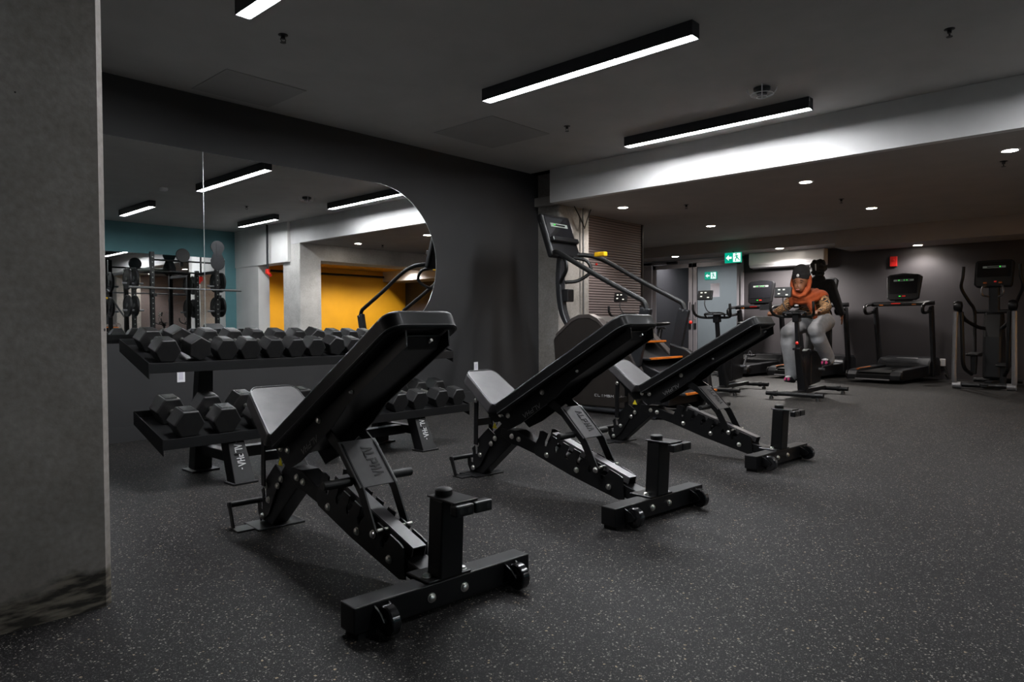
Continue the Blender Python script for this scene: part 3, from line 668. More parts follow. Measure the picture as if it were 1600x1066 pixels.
# dumbbells
def make_db(label):
    t = thing('dumbbell', label, 'dumbbell', (0, 0, 0), 0)
    hexp = [(math.cos(PI/3*k), math.sin(PI/3*k)) for k in range(6)]
    def head(y0, y1):
        rings = []
        for y, s in ((y0, .93), (y0+.006, 1.), (y1-.006, 1.), (y1, .93)): rings.append([(a*.078*s, y, b*.078*s+.0675) for a, b in hexp])
        h = MB().loft(rings).build('head', 'rubber', t, .003)
        MB().box(-.030, .030, y0+.022, y1-.018, .0675+.066, .0675+.0700).build('weight_pad', 'rubber2', h, .001)
    head(-.168, -.058); head(.058, .168)
    hp = bez([(0, -.056, .0675), (0, -.03, .0675), (0, 0, .0675), (0, .03, .0675), (0, .056, .0675)], 4)
    MB().tube(hp, [.0145, .0135, .013, .014, .015, .016, .0165, .0168, .017, .0168, .0165, .016, .015, .014, .013, .0135, .0145][:len(hp)], 14).build('handle', 'chrome', t, smooth=True)
    return t
ORD = ['leftmost', 'second from the left', 'third from the left', 'fourth from the left', 'fifth from the left', 'sixth from the left', 'seventh from the left', 'eighth from the left', 'ninth from the left', 'tenth from the left', 'eleventh from the left', 'twelfth from the left', 'thirteenth from the left', 'rightmost']
db = None
def put_db(x, yf, zf, yb, zb, sc, roll, yaw, label, group):
    global db
    if db is None: db = make_db('x'); o = db; o['label'] = label; o['group'] = group
    else: o = dup(db, (0, 0, 0), 0, label, group)
    sl = math.atan2(zb-zf, yb-yf); f = .445
    y = yf+(yb-yf)*f; z = zf+(zb-zf)*f
    ap = .0675*sc; cx = Matrix.Translation((0, 0, -.0675*sc))
    lift = .078*sc*max(-math.sin(PI/3*k-roll) for k in range(6))+.001
    Mx = Matrix.Translation((x, y, z-.0045)) @ Matrix.Rotation(sl, 4, 'X') @ Matrix.Translation((0, 0, lift)) @ Matrix.Rotation(yaw, 4, 'Z') @ Matrix.Rotation(roll, 4, 'Y') @ Matrix.Translation((0, 0, -.0675*sc)) @ Matrix.Diagonal((sc, 1.06, sc, 1))
    o.matrix_world = Mx
    return o
UX = [1.565, 1.735, 1.905, 2.06, 2.215, 2.37, 2.52, 2.67, 2.815, 2.955, 3.09, 3.22, 3.35, 3.62]
for i, x in enumerate(UX):
    sc = .94-.013*i
    put_db(x, 4.065, .697, 4.51, .80, sc, {1: .5, 6: -.0, 7: .22}.get(i, 0), {0: .0, 1: .06}.get(i, random.uniform(-.04, .04)), f'black rubber hex dumbbell on the upper tier of the rack, {ORD[i]}', 'dumbbells on the upper tier')
LXs = [1.595, 1.815, 2.03, 2.24, 2.445, 2.65, 2.85, 3.05, 3.245, 3.44, 3.62]
for i, x in enumerate(LXs):
    sc = 1.09-.018*i
    put_db(x, 3.885, .292, 4.30, .385, sc, {5: .3}.get(i, 0), random.uniform(-.04, .04) if i else .02, f'black rubber hex dumbbell on the lower tier of the rack, {ORD[i] if i < len(LXs)-1 else "rightmost"}', 'dumbbells on the lower tier')
#PART2
# ---------------------------------------------------------------- stair climber (user faces the mirror wall)
t = thing('stair_climber', 'tall stair climbing machine with long slanted handrails beside the concrete column', 'stair climber', (6.15, 4.1, 0))
YZ = lambda u, v, tt: (tt, u-4.1, v)
prof = [(4.70, .74), (4.66, .80), (4.45, .965), (4.36, 1.0), (4.22, 1.005), (4.12, .96), (3.90, .76), (3.72, .60), (3.64, .45), (3.62, .28), (3.66, .07), (4.44, .07), (4.50, .12), (4.68, .52)]
for x in (-.40, .31):
    MB().prism(prof, YZ, x, x+.09).build('side_panel', 'bronze_dark', t, .012)
rim = [(4.66, .80), (4.45, .965), (4.36, 1.0), (4.22, 1.005), (4.12, .96), (3.90, .76), (3.72, .60), (3.64, .45), (3.62, .28)]
for x in (-.408, .312):
    m = MB(); m.loft([[(x, u-4.1-.0, v-.035), (x+.096, u-4.1, v-.035), (x+.096, u-4.1, v+.004), (x, u-4.1, v+.004)] for u, v in rim]); m.build('rim_trim', 'bronze', t, .008)
MB().prism([(4.66, .78), (4.40, .97), (4.2, .985), (4.10, .93), (4.1, .85), (4.5, .70), (4.6, .45), (4.45, .10), (4.62, .5)], YZ, -.31, .31).build('front_shroud', 'bronze', t, .02)
MB().prism([(4.10, .90), (3.62, .50), (3.40, .42), (3.36, .12), (4.4, .12), (4.4, .7)], YZ, -.305, .305).build('stair_housing', 'machine', t, .01)
MB().prism([(3.70, .70), (3.50, .64), (3.36, .54), (3.27, .40), (3.25, .25), (3.34, .06), (3.7, .06)], YZ, .29, .37).build('rear_guard', 'machine', t, .012)
for k, (y, z) in enumerate(((4.02, .90), (3.85, .73), (3.66, .57), (3.44, .42), (3.28, .25))):
    st = MB().box(-.30, .29, y-4.1-.10, y-4.1+.12, z-.02, z).build('step', 'machine2', t, .004)
    MB().box(-.30, .29, y-4.1-.112, y-4.1-.085, z-.012, z+.006).build('step_edge', 'orange', st)
MB().tube(bez([(-.26, .30, .72), (-.27, -.2, .45), (-.30, -.42, .25)], 6), .12, 14).build('drum', 'bronze', t, smooth=True)
for y in (4.46, 3.45): MB().cyl((-.44, y-4.1, .035), (.44, y-4.1, .035), .03, 14).build('stabilizer', 'machine2', t, smooth=True)
for x in (-.385, .385): MB().cyl((x, -.72, .04), (x, .36, .04), .026, 12).build('base_rail', 'machine2', t, smooth=True)
ms = bez([(0, .80, 1.68), (0, .82, 1.35), (0, .77, 1.02), (0, .62, .80), (0, .42, .62)], 6)
m = MB(); m.loft([[(-.05, p.y-.035, p.z), (.05, p.y-.035, p.z), (.05, p.y+.035, p.z+.01), (-.05, p.y+.035, p.z+.01)] for p in ms]); m.build('mast', 'machine2', t, .014)
Rc = Euler((-math.radians(20), 0, 0)).to_matrix()
cn = MB().cbox((0, .84, 1.89), (.52, .085, .52), Rc).build('console', 'machine', t, .03, seg=3)
MB().cbox(Vector((0, .84, 1.89))+Rc@Vector((0, -.044, .06)), (.44, .004, .30), Rc).build('screen', 'screen', cn)
MB().cbox(Vector((0, .84, 1.89))+Rc@Vector((0, -.048, .12)), (.30, .004, .045), Rc).build('display_strip', 'pale', cn)
MB().cbox(Vector((0, .84, 1.89))+Rc@Vector((-.0, -.051, .12)), (.20, .003, .018), Rc).build('display_window', 'screen', cn)
MB().cbox(Vector((0, .84, 1.89))+Rc@Vector((-.085, -.053, .122)), (.03, .002, .012), Rc).build('green_digits', 'green', cn)
MB().cbox(Vector((0, .84, 1.89))+Rc@Vector((0, -.07, -.07)), (.46, .05, .055), Rc).build('reading_ledge', 'machine', cn, .01)
MB().box(-.02, .10, .70, .80, 1.16, 1.30).build('bottle_holder', 'machine', t, .012)
for sx in (-1, 1):
    x = sx*.37
    r = bez([(sx*.16, .80, 1.70), (sx*.30, .62, 1.685), (x, .42, 1.60), (x, .0, 1.375), (x, -.40, 1.175), (x, -.50, 1.12), (x, -.535, 1.05)], 6)
    MB().tube(r, .026, 12).build('handrail', 'rubber2', t, smooth=True)
    MB().bar((x, -.53, 1.06), (x, -.40, .50), .055, .12, (0, 1, 0)).build('rail_post', 'machine2', t, .012)
    MB().tube(bez([(sx*.12, .74, 1.66), (sx*.2, .60, 1.62), (sx*.22, .56, 1.5), (sx*.15, .68, 1.40), (sx*.04, .78, 1.38)], 6), .02, 10).build('grip_loop', 'rubber2', t, smooth=True)
    MB().cyl((x-.03, -.525, 1.04), (x-.034, -.525, 1.04), .008, 8).build('rail_bolt', 'chrome', t)
MB().box(.20, .27, .36, .50, 1.66, 1.71).build('yellow_clip', 'yellow_plastic', t, .01)
MB().ball((.37, -.60, .92), .018, 10).build('red_button', 'redglow', t, smooth=True)
MB().ball((.25, .5, 1.58), .014, 10).build('red_button', 'redglow', t, smooth=True)
letters('CLIMBMILL', (-.4015, .06, .175), (0, -1, 0), (0, 0, 1), .022, .030, .010, .004, .001).build('side_lettering', 'white_ink', t)
m = MB(); m.bar((-.4025, .345, .18), (-.4025, .285, .18), .03, .001, (1, 0, 0)); lo = m.build('maker_mark', 'white_ink', t)
MB().box(-.404, -.4025, .297, .333, .172, .188).build('mark_hollow', 'machine', lo)

# ---------------------------------------------------------------- exercise bikes (rider faces the camera side, -x)
def make_bike(loc, rz, label):
    t = thing('exercise_bike', label, 'exercise bike', loc, rz, 'exercise bikes')
    XZ = lambda u, v, tt: (u, tt, v)
    for x, h in ((-.02, .33), (1.08, .30)):
        MB().cyl((x, -h, .065), (x, h, .065), .028, 14).build('stabilizer', 'machine', t, smooth=True)
        for s in (-1, 1):
            MB().lathe([(.028, 0), (.022, .03), (.012, .036), (.012, .05)], (x, s*(h-.06), 0), n=12).build('levelling_foot', 'rubber2', t)
            MB().cyl((x, s*(h-.09), .065), (x, s*(h-.13), .065), .036, 12).build('collar', 'machine', t)
    MB().bar((-.02, 0, .07), (1.08, 0, .075), .07, .05).build('base_bar', 'machine', t, .01)
    MB().bar((.30, 0, .09), (.10, 0, .62), .10, .12, (1, 0, 0), w2=.07, h2=.075).build('front_fork', 'machine', t, .012)
    MB().bar((.11, 0, .58), (.05, 0, .99), .045, .06, (1, 0, 0)).build('handlebar_post', 'machine', t, .01)
    MB().cyl((.03, 0, .60), (-.05, 0, .60), .014, 10).build('brake_knob', 'machine', t)
    MB().ball((.07, .0, .67), (.02, .02, .02), 8).build('red_cap', 'redglow', t)
    MB().lathe([(.0, -.05), (.19, -.05), (.225, -.03), (.225, .03), (.19, .05), (.0, .05)], (.42, 0, .36), Euler((PI/2, 0, 0)).to_matrix(), 36).build('flywheel_shroud', 'machine', t, smooth=True)
    MB().prism([(.40, .14), (.78, .16), (.86, .34), (.80, .52), (.70, .56), (.42, .59)], XZ, -.058, .058).build('body_shroud', 'machine', t, .02)
    MB().cyl((.70, -.13, .33), (.70, .13, .33), .018, 12).build('crank_axle', 'silver', t)
    for s, a in ((-1, 1.0), (1, 1.0+PI)):
        ex = .70+.165*math.cos(a); ez = .33+.165*math.sin(a)
        ca = MB().bar((.70, s*.10, .33), (ex, s*.11, ez), .018, .026, (0, 0, 1)).build('crank', 'silver', t, .004)
        pd = MB().box(ex-.05, ex+.05, s*.12-.0 if s > 0 else -.22, .22 if s > 0 else -.12, ez-.012, ez+.012).build('pedal', 'machine', t, .004)
        MB().tube(bez([(ex-.04, s*.14, ez+.012), (ex-.05, s*.17, ez+.07), (ex-.04, s*.20, ez+.012)], 5), .005, 6).build('toe_cage', 'silver', pd)
    MB().bar((.72, 0, .40), (.90, 0, .84), .05, .07, (1, 0, 0)).build('seat_post', 'machine', t, .01)
    MB().bar((.80, 0, .845), (1.02, 0, .845), .045, .03).build('seat_slider', 'machine', t, .006)
    sd = MB(); sd.loft([[(x, -w, z), (x, 0, z-.03), (x, w, z), (x, w*.7, z+.035), (x, 0, z+.03), (x, -w*.7, z+.035)] for x, w, z in ((.74, .018, .89), (.80, .026, .895), (.90, .05, .895), (.98, .105, .90), (1.04, .12, .905), (1.07, .08, .905))])
    sd.build('saddle', 'vinyl', t, 0, True, sub=2)
    hb = bez([(-.13, .245, 1.155), (-.12, .245, 1.07), (-.06, .225, 1.01), (.02, .16, .985), (.05, .0, .985), (.02, -.16, .985), (-.06, -.225, 1.01), (-.12, -.245, 1.07), (-.13, -.245, 1.155)], 6)
    MB().tube(hb, .0165, 12).build('handlebar', 'rubber2', t, smooth=True)
    hl = bez([(.0, .12, .99), (-.03, .13, 1.03), (.0, .06, 1.045), (.02, 0, 1.045), (.0, -.06, 1.045), (-.03, -.13, 1.03), (.0, -.12, .99)], 5)
    MB().tube(hl, .011, 8).build('inner_grip', 'rubber2', t, smooth=True)
    MB().box(-.03, .10, -.125, .125, 1.015, 1.03).build('tablet_tray', 'machine', t, .006)
    MB().bar((.06, 0, .92), (.05, 0, 1.02), .08, .10, (1, 0, 0)).build('post_head', 'machine', t, .012)
    MB().tube(bez([(.02, .03, 1.03), (-.03, .09, 1.07), (-.03, .13, 1.15), (.02, .15, 1.23)], 6), .007, 8).build('display_stalk', 'machine2', t, smooth=True)
    Rb = Euler((0, math.radians(14), 0)).to_matrix(); cc = Vector((.03, .150, 1.275))
    dsp = MB().cbox(cc, (.035, .20, .125), Rb).build('display', 'machine', t, .008)
    for dy, dz in ((.045, .03), (-.01, .03), (.045, -.02), (-.05, -.035)):
        MB().cbox(cc+Rb@Vector((-.019, dy, dz)), (.002, .026, .013), Rb).build('connector', 'bikeled', dsp)
    return t
k1 = make_bike((8.30, 3.10, 0), math.radians(2), 'black exercise bike ridden by the person in the rust coloured scarf')
dup(k1, (8.32, 4.12, 0), math.radians(3), 'black unused exercise bike left of the person, behind the farthest bench')
dup(k1, (8.02, 5.22, 0), math.radians(3), 'black unused exercise bike seen between the climber handrails in front of the ribbed panel')

# ---------------------------------------------------------------- treadmills (user faces the far wall, +x)
def make_tread(loc, rz, label):
    t = thing('treadmill', label, 'treadmill', loc, rz, 'treadmills along the far wall')
    XZ = lambda u, v, tt: (u, tt, v)
    MB().prism([(0, .05), (0, .13), (.06, .155), (1.30, .185), (1.30, .07)], XZ, -.30, .30).build('deck', 'machine', t, .006)
    MB().prism([(.02, .157), (1.30, .187), (1.30, .192), (.02, .163)], XZ, -.235, .235).build('running_belt', 'rubber2', t)
    for s in (-1, 1):
        a, b = sorted((s*.245, s*.385))
        rl = MB().prism([(.0, .05), (-.01, .12), (.04, .18), (.16, .20), (1.42, .235), (1.42, .06), (.2, .04)], XZ, a, b).build('side_rail', 'machine2', t, .012)
        MB().prism([(.06, .192), (.18, .206), (.62, .217), (.62, .221), (.18, .211), (.06, .199)], XZ, (s*.25 if s > 0 else -.27), (.27 if s > 0 else -.25)).build('side_stripe', 'orange' if s > 0 else 'machine2', rl)
        MB().lathe([(.07, 0), (.07, .02), (.05, .03), (0, .03)], (.06, s*.385, .11) if s > 0 else (.06, -.385, .11), Euler((-s*PI/2, 0, 0)).to_matrix(), 18).build('end_cap', 'machine', rl)
        MB().bar((1.50, s*.40, .06), (1.28, s*.42, 1.16), .05, .13, (1, 0, 0)).build('upright', 'machine2', t, .014)
        arm = bez([(1.36, s*.42, 1.22), (1.15, s*.435, 1.21), (.93, s*.435, 1.19), (.84, s*.43, 1.14), (.90, s*.425, 1.06), (1.25, s*.42, 1.09)], 5)
        MB().tube(arm, .026, 10).build('arm_rest', 'machine', t, smooth=True)
    MB().cyl((-.03, -.25, .055), (-.03, .25, .055), .014, 10).build('rear_bar', 'silver', t)
    MB().prism([(1.28, .08), (1.28, .25), (1.40, .34), (1.75, .36), (1.85, .30), (1.85, .06)], XZ, -.40, .40).build('motor_hood', 'machine2', t, .03)
    MB().prism([(1.385, .335), (1.40, .345), (1.42, .347), (1.41, .336)], XZ, -.2, .12).build('hood_glint_strip', 'silver', t)
    cb = MB().prism([(1.12, 1.17), (1.12, 1.22), (1.20, 1.245), (1.42, 1.255), (1.44, 1.18)], XZ, -.43, .43).build('crossbar', 'machine', t, .014)
    MB().box(1.115, 1.121, -.02, .12, 1.205, 1.222).build('heart_rate_plate', 'redglow', cb); 
    for y in (-.22, .27): MB().box(1.112, 1.119, y-.03, y+.03, 1.185, 1.2).build('amber_key', 'orange', cb)
    Rt = Euler((0, math.radians(12), 0)).to_matrix(); cc = Vector((1.34, 0, 1.49))
    cn = MB(); P = [(-.235, -.20), (-.265, .15), (-.22, .19), (.0, .215), (.22, .19), (.265, .15), (.235, -.20), (.19, -.23), (-.19, -.23)]
    cn.prism(P, lambda u, v, w: tuple(cc+Rt@Vector((w, u, v))), -.035, .035); cn = cn.build('console', 'machine', t, .014)
    f = lambda dy, dz, w, h, nm, m, dx=-.037: MB().cbox(cc+Rt@Vector((dx, dy, dz)), (.003, w, h), Rt).build(nm, m, cn)
    f(0, .02, .42, .30, 'screen', 'screen', -.036); f(0, .09, .30, .03, 'display_strip', 'pale', -.038); f(0, .09, .19, .014, 'display_window', 'screen', -.040)
    f(.07, .092, .024, .012, 'green_digits', 'green', -.042); f(-.01, .092, .016, .008, 'green_digits', 'green', -.042); f(-.05, .092, .018, .010, 'green_digits', 'green', -.042)
    f(-.02, -.17, .05, .018, 'stop_key', 'redglow', -.038); f(.04, -.17, .03, .010, 'start_key', 'green', -.0375)
    MB().box(1.28, 1.40, -.12, .12, 1.23, 1.30).build('console_neck', 'machine', t, .01)
    return t
tr1 = make_tread((11.38, 3.09, 0), -math.radians(8.5), 'black treadmill with a lit console standing alone right of the two people')
tr2 = dup(tr1, (11.38, 4.34, 0), -math.radians(8), 'black treadmill in use under the standing person in black')
tr3 = dup(tr1, (11.38, 5.42, 0), -math.radians(8), 'black treadmill left of the seated person, its console next to her bike display')
for q in (tr1, tr2, tr3): q.scale = (.81, 1, 1)
mark()
pw = MB(); pw.tube(bez([(13.22, 2.50, .06), (13.28, 2.47, .0), (13.33, 2.5, .1), (13.355, 2.54, .18)], 6), .012, 8)
tag(pw.build('extension_cord', 'rubber2', smooth=True), 'black cord hanging from the white plug box low on the far wall', 'cord')
t = thing('wall_outlet', 'white plug box low on the far wall between treadmill and elliptical', 'outlet', (WX, 2.56, .24), 0); MB().box(-.03, 0, -.04, .04, -.06, .06).build('cover_plate', 'acwhite', t, .006)
rescale(K2)

# ---------------------------------------------------------------- elliptical
t = thing('elliptical_trainer', 'elliptical trainer with silver rear posts at the right edge of the photo', 'elliptical trainer', (11.2, 1.66, 0), 0)
XZ = lambda u, v, tt: (u, tt, v)
for s in (-1, 1):
    MB().tube(bez([(.0, s*.33, 1.05), (-.02, s*.335, .6), (-.03, s*.34, .16), (.0, s*.32, .06), (.10, s*.24, .05)], 6), .032, 12).build('rear_post', 'silver', t, smooth=True)
    MB().cyl((-.02, s*.36, .045), (-.02, s*.26, .045), .045, 16).build('rear_wheel', 'silver', t, smooth=True)
    hd = MB(); hd.lathe([(.02, -.055), (.062, -.045), (.075, 0), (.062, .045), (.02, .055)], (.02, s*.31, 1.13), Euler((PI/2, 0, 0)).to_matrix(), 18); hd.build('link_cover', 'machine', t, smooth=True)
    MB().tube(bez([(.02, s*.30, 1.10), (.25, s*.27, .95), (.5, s*.15, .84), (.72, s*.10, .82)], 6), .026, 10).build('upper_link', 'machine', t, smooth=True)
    MB().tube(bez([(.03, s*.27, 1.05), (.05, s*.26, .6), (.10, s*.25, .3), (.3, s*.19, .18)], 6), .026, 10).build('lower_link', 'machine', t, smooth=True)
    MB().tube(bez([(.50, s*.33, 1.70), (.48, s*.335, 1.55), (.52, s*.36, 1.40), (.62, s*.29, 1.22), (.74, s*.235, 1.08), (.76, s*.23, .8), (.72, s*.22, .35)], 6), [.020]*10+[.022]*27, 10).build('moving_arm', 'rubber2', t, smooth=True)
    MB().cyl((.78, 0, 1.06), (.78, s*.24, 1.06), .028, 12).build('cross_tube', 'machine2', t)
    fp = MB(); zf = .44 if s > 0 else .30
    fp.prism([(-.0+.18, zf), (.18, zf+.03), (.52, zf+.045), (.55, zf+.02), (.50, zf-.02)], XZ, s*.17-.075, s*.17+.075); fp = fp.build('foot_plate', 'machine', t, .012)
    MB().prism([(.28, zf), (.42, zf), (.40, zf-.12), (.34, zf-.26), (.29, zf-.26)], XZ, s*.17-.035, s*.17+.035).build('pedal_arm', 'machine', fp, .01)
    MB().tube(bez([(.72, s*.07, 1.44), (.62, s*.12, 1.40), (.60, s*.12, 1.30), (.70, s*.06, 1.27)], 5), .013, 8).build('fixed_grip', 'silver', t, smooth=True)
    MB().box(.60, .63, s*.09-.02, s*.09+.02, 1.455, 1.475).build('amber_key', 'orange', t)
MB().prism([(.60, .10), (.62, .70), (.72, 1.05), (.86, 1.05), (.95, .75), (1.15, .40), (1.18, .10)], XZ, -.115, .115).build('drive_shroud', 'machine', t, .035)
MB().bar((.80, 0, .95), (.76, 0, 1.42), .13, .09, (1, 0, 0)).build('mast', 'machine2', t, .02)
Rt = Euler((0, math.radians(12), 0)).to_matrix(); cc = Vector((.76, 0, 1.60))
c0 = MB(); P = [(-.22, -.16), (-.235, .16), (-.20, .19), (.20, .19), (.235, .16), (.24, -.16), (.20, -.20), (-.20, -.20)]
c0.prism(P, lambda u, v, w: tuple(cc+Rt@Vector((w, u, v))), -.045, .045); c0 = c0.build('console', 'machine', t, .014)
f = lambda dy, dz, w, h, nm, m, dx: MB().cbox(cc+Rt@Vector((dx, dy, dz)), (.003, w, h), Rt).build(nm, m, c0)
f(0, .05, .40, .22, 'screen', 'screen', -.046); f(0, .085, .27, .028, 'display_strip', 'pale', -.048); f(0, .085, .17, .014, 'display_window', 'screen', -.050); f(-.07, .087, .016, .014, 'green_digits', 'green', -.052); f(-.02, -.13, .03, .02, 'stop_key', 'redglow', -.048)
MB().bar((0.0, 0, .05), (1.2, 0, .06), .10, .06).build('base_frame', 'machine', t, .012)
for x in (.04, 1.15): MB().cyl((x, -.30, .05), (x, .30, .05), .035, 12).build('base_cross_bar', 'machine', t)

# ---------------------------------------------------------------- people
def limbs(mb, chain, n=14):     # chain of (point, radius)
    P = [Vector(p) for p, r in chain]; r = [x for _, x in chain]
    mb.tube(P, r, n)
    for p, q in zip(P, r): mb.ball(p, q, 12)
    return mb
def seated():
    t = thing('person', 'person riding a bike in a black beanie, rust scarf, patterned top and grey trousers', 'person', (8.9, 3.12, 0))
    V = lambda x, y, z: (x-8.9, y-3.12, z)
    Y0 = 3.17; hx = 8.66
    b = MB()
    limbs(b, [(V(9.22, 3.14, .96), .12), (V(9.10, 3.15, 1.08), .125), (V(8.92, 3.17, 1.20), .12), (V(8.80, 3.17, 1.28), .065), (V(8.72, Y0, 1.34), .055)])
    b.ball(V(hx+.01, Y0, 1.43), (.102, .090, .120), 20)                       # skull
    b.ball(V(hx-.030, Y0, 1.345), (.062, .062, .065), 14)                      # jaw
    b.ball(V(hx-.030, Y0-.040, 1.375), (.040, .028, .035), 10); b.ball(V(hx-.030, Y0+.040, 1.375), (.040, .028, .035), 10)
    limbs(b, [(V(8.90, 3.02, 1.24), .055), (V(8.80, 2.91, 1.10), .044), (V(8.54, 2.875, 1.035), .030), (V(8.41, 2.87, 1.03), .026)])
    limbs(b, [(V(8.90, 3.32, 1.24), .055), (V(8.80, 3.42, 1.10), .044), (V(8.54, 3.40, 1.04), .030), (V(8.41, 3.385, 1.035), .026)])
    for hy, s in ((2.865, -1), (3.385, 1)):                                    # hands with fingers curled round the bar
        b.ball(V(8.355, hy, 1.035), (.045, .038, .022), 12)
        for k in range(4):
            yy = hy-.030+.020*k; L_ = (.0, .006, .004, -.006)[k]
            limbs(b, [(V(8.325, yy, 1.042), .0098), (V(8.278-L_, yy, 1.040), .0092), (V(8.260-L_, yy, 1.012), .0085), (V(8.282, yy, .992), .0075)], 8)
        limbs(b, [(V(8.38, hy-s*.030, 1.03), .011), (V(8.345, hy-s*.050, 1.01), .010), (V(8.31, hy-s*.045, .995), .008)], 8)
    limbs(b, [(V(8.76, 3.32, .20), .035), (V(8.80, 3.325, .28), .036)]); limbs(b, [(V(8.94, 2.93, .44), .035), (V(8.96, 2.94, .52), .036)])
    limbs(b, [(V(9.2, 3.2, .95), .09), (V(8.72, 3.30, .80), .06), (V(8.78, 3.325, .28), .035)]); limbs(b, [(V(9.2, 3.06, .95), .09), (V(8.70, 2.98, .83), .06), (V(8.95, 2.94, .5), .035)])
    body = b.build('body', 'skin', t, remesh=.007)
    fx = hx-.088
    m = MB(); m.loft([[V(fx+.010, Y0-w, z), V(fx+.004-d, Y0, z), V(fx+.010, Y0+w, z), V(fx+.03, Y0, z)] for w, d, z in ((.007, .004, 1.410), (.012, .014, 1.375), (.021, .030, 1.352), (.014, .012, 1.342))]); m.build('nose', 'skin', body, 0, True, sub=1)
    for s in (-1, 1):
        MB().ball(V(fx+.012, Y0+s*.034, 1.402), (.010, .017, .0055), 10).build('eye', 'eye', body, smooth=True)
        m = MB(); m.tube([V(fx+.008, Y0+s*.014, 1.421), V(fx+.004, Y0+s*.036, 1.426), V(fx+.022, Y0+s*.058, 1.416)], .004, 6); m.build('eyebrow', 'hair', body)
    MB().ball(V(fx-.002, Y0, 1.312), (.010, .024, .009), 10).build('mouth', 'lip', body, smooth=True)
    m = MB()
    limbs(m, [(V(9.20, 3.14, .98), .15), (V(9.12, 3.15, 1.06), .16), (V(9.00, 3.165, 1.15), .155), (V(8.92, 3.17, 1.21), .12)], 18)
    m.ball(V(8.92, 3.03, 1.24), .075, 12); m.ball(V(8.92, 3.31, 1.24), .075, 12)
    limbs(m, [(V(8.91, 3.01, 1.24), .075), (V(8.80, 2.91, 1.10), .062), (V(8.62, 2.89, 1.055), .052), (V(8.46, 2.875, 1.04), .038)])
    limbs(m, [(V(8.91, 3.33, 1.24), .075), (V(8.80, 3.42, 1.10), .062), (V(8.62, 3.41, 1.06), .052), (V(8.47, 3.395, 1.045), .038)])
    m.build('patterned_top', 'fret', t, remesh=.012)
    m = MB()
    m.ball(V(9.20, 3.14, .93), (.16, .19, .12), 16); m.ball(V(9.14, 3.14, .97), (.14, .17, .07), 14)
    limbs(m, [(V(9.14, 3.22, .92), .12), (V(8.86, 3.29, .86), .104), (V(8.66, 3.32, .79), .096), (V(8.68, 3.33, .66), .088), (V(8.74, 3.33, .48), .080), (V(8.79, 3.33, .33), .078), (V(8.80, 3.33, .25), .078)], 16)
    limbs(m, [(V(9.14, 3.04, .92), .12), (V(8.84, 2.99, .88), .108), (V(8.62, 2.97, .82), .100), (V(8.66, 2.955, .72), .092), (V(8.80, 2.94, .59), .084), (V(8.91, 2.935, .50), .080), (V(8.93, 2.93, .46), .078)], 16)
    m.build('grey_trousers', 'cloth_grey', t, remesh=.012)
    m = MB(); m.tube(bez([V(8.99, 3.13, .99), V(8.95, 3.135, .93), V(8.93, 3.13, .88)], 4), .006, 6); m.build('drawstring', 'shoewhite', t)
    # scarf: band round the face, folds over the shoulders, two tails down the front
    m = MB()
    ring = [V(hx+.03+.0, Y0-.100*math.sin(a), 1.40+.118*math.cos(a)*-1) for a in ()]
    band = [(hx+.03, Y0-.098, 1.47), (hx+.01, Y0-.106, 1.40), (hx-.010, Y0-.098, 1.32), (hx-.035, Y0-.060, 1.255), (hx-.040, Y0, 1.232), (hx-.035, Y0+.060, 1.255), (hx-.010, Y0+.098, 1.32), (hx+.01, Y0+.106, 1.40), (hx+.03, Y0+.098, 1.47)]
    limbs(m, [(V(*p), .026) for p in band], 10)
    m.ball(V(hx+.06, Y0, 1.42), (.085, .100, .125), 16); m.ball(V(hx+.06, Y0, 1.31), (.10, .105, .08), 14)
    for k, (z, wd, rr_, xo) in enumerate(((1.255, .115, .034, 0), (1.222, .155, .036, .005), (1.185, .175, .036, .02))):
        P = [(V(hx+.20, Y0-wd*1.05, z+.05), rr_), (V(hx+.09+xo, Y0-wd*.85, z+.02), rr_), (V(hx+.0+xo, Y0-wd*.35, z-.012), rr_), (V(hx-.005+xo, Y0+.02, z-.02), rr_), (V(hx+.02+xo, Y0+wd*.45, z-.005), rr_), (V(hx+.10+xo, Y0+wd*.85, z+.03), rr_), (V(hx+.20, Y0+wd*1.0, z+.06), rr_)]
        limbs(m, P, 12)
    m.ball(V(8.90, Y0, 1.27), (.13, .19, .075), 16); m.ball(V(8.90, 3.02, 1.24), (.10, .10, .080), 12); m.ball(V(8.90, 3.32, 1.25), (.10, .085, .070), 12)
    limbs(m, [(V(8.72, 3.08, 1.16), .050), (V(8.73, 3.05, 1.09), .042), (V(8.76, 3.04, 1.02), .034), (V(8.80, 3.04, .97), .026)])
    limbs(m, [(V(hx-.02, Y0+.09, 1.34), .026), (V(hx, Y0+.115, 1.24), .030), (V(hx+.03, Y0+.12, 1.14), .024)])
    m.build('scarf', 'rust', t, remesh=.008)
    m = MB(); m.lathe([(.094, -.02), (.112, -.012), (.117, .03), (.115, .045), (.110, .05), (.107, .080), (.095, .112), (.076, .137), (.050, .157), (.024, .168), (0, .171)], V(hx+.025, Y0, 1.462), Euler((0, math.radians(-4), 0)).to_matrix() @ Matrix.Diagonal((1.0, .93, 1)), 28)
    bn = m.build('beanie', 'blackcloth', t, smooth=True)
    MB().ball(V(hx-.088, Y0, 1.485), (.008, .020, .020), 10).build('round_badge', 'shoewhite', bn, smooth=True)
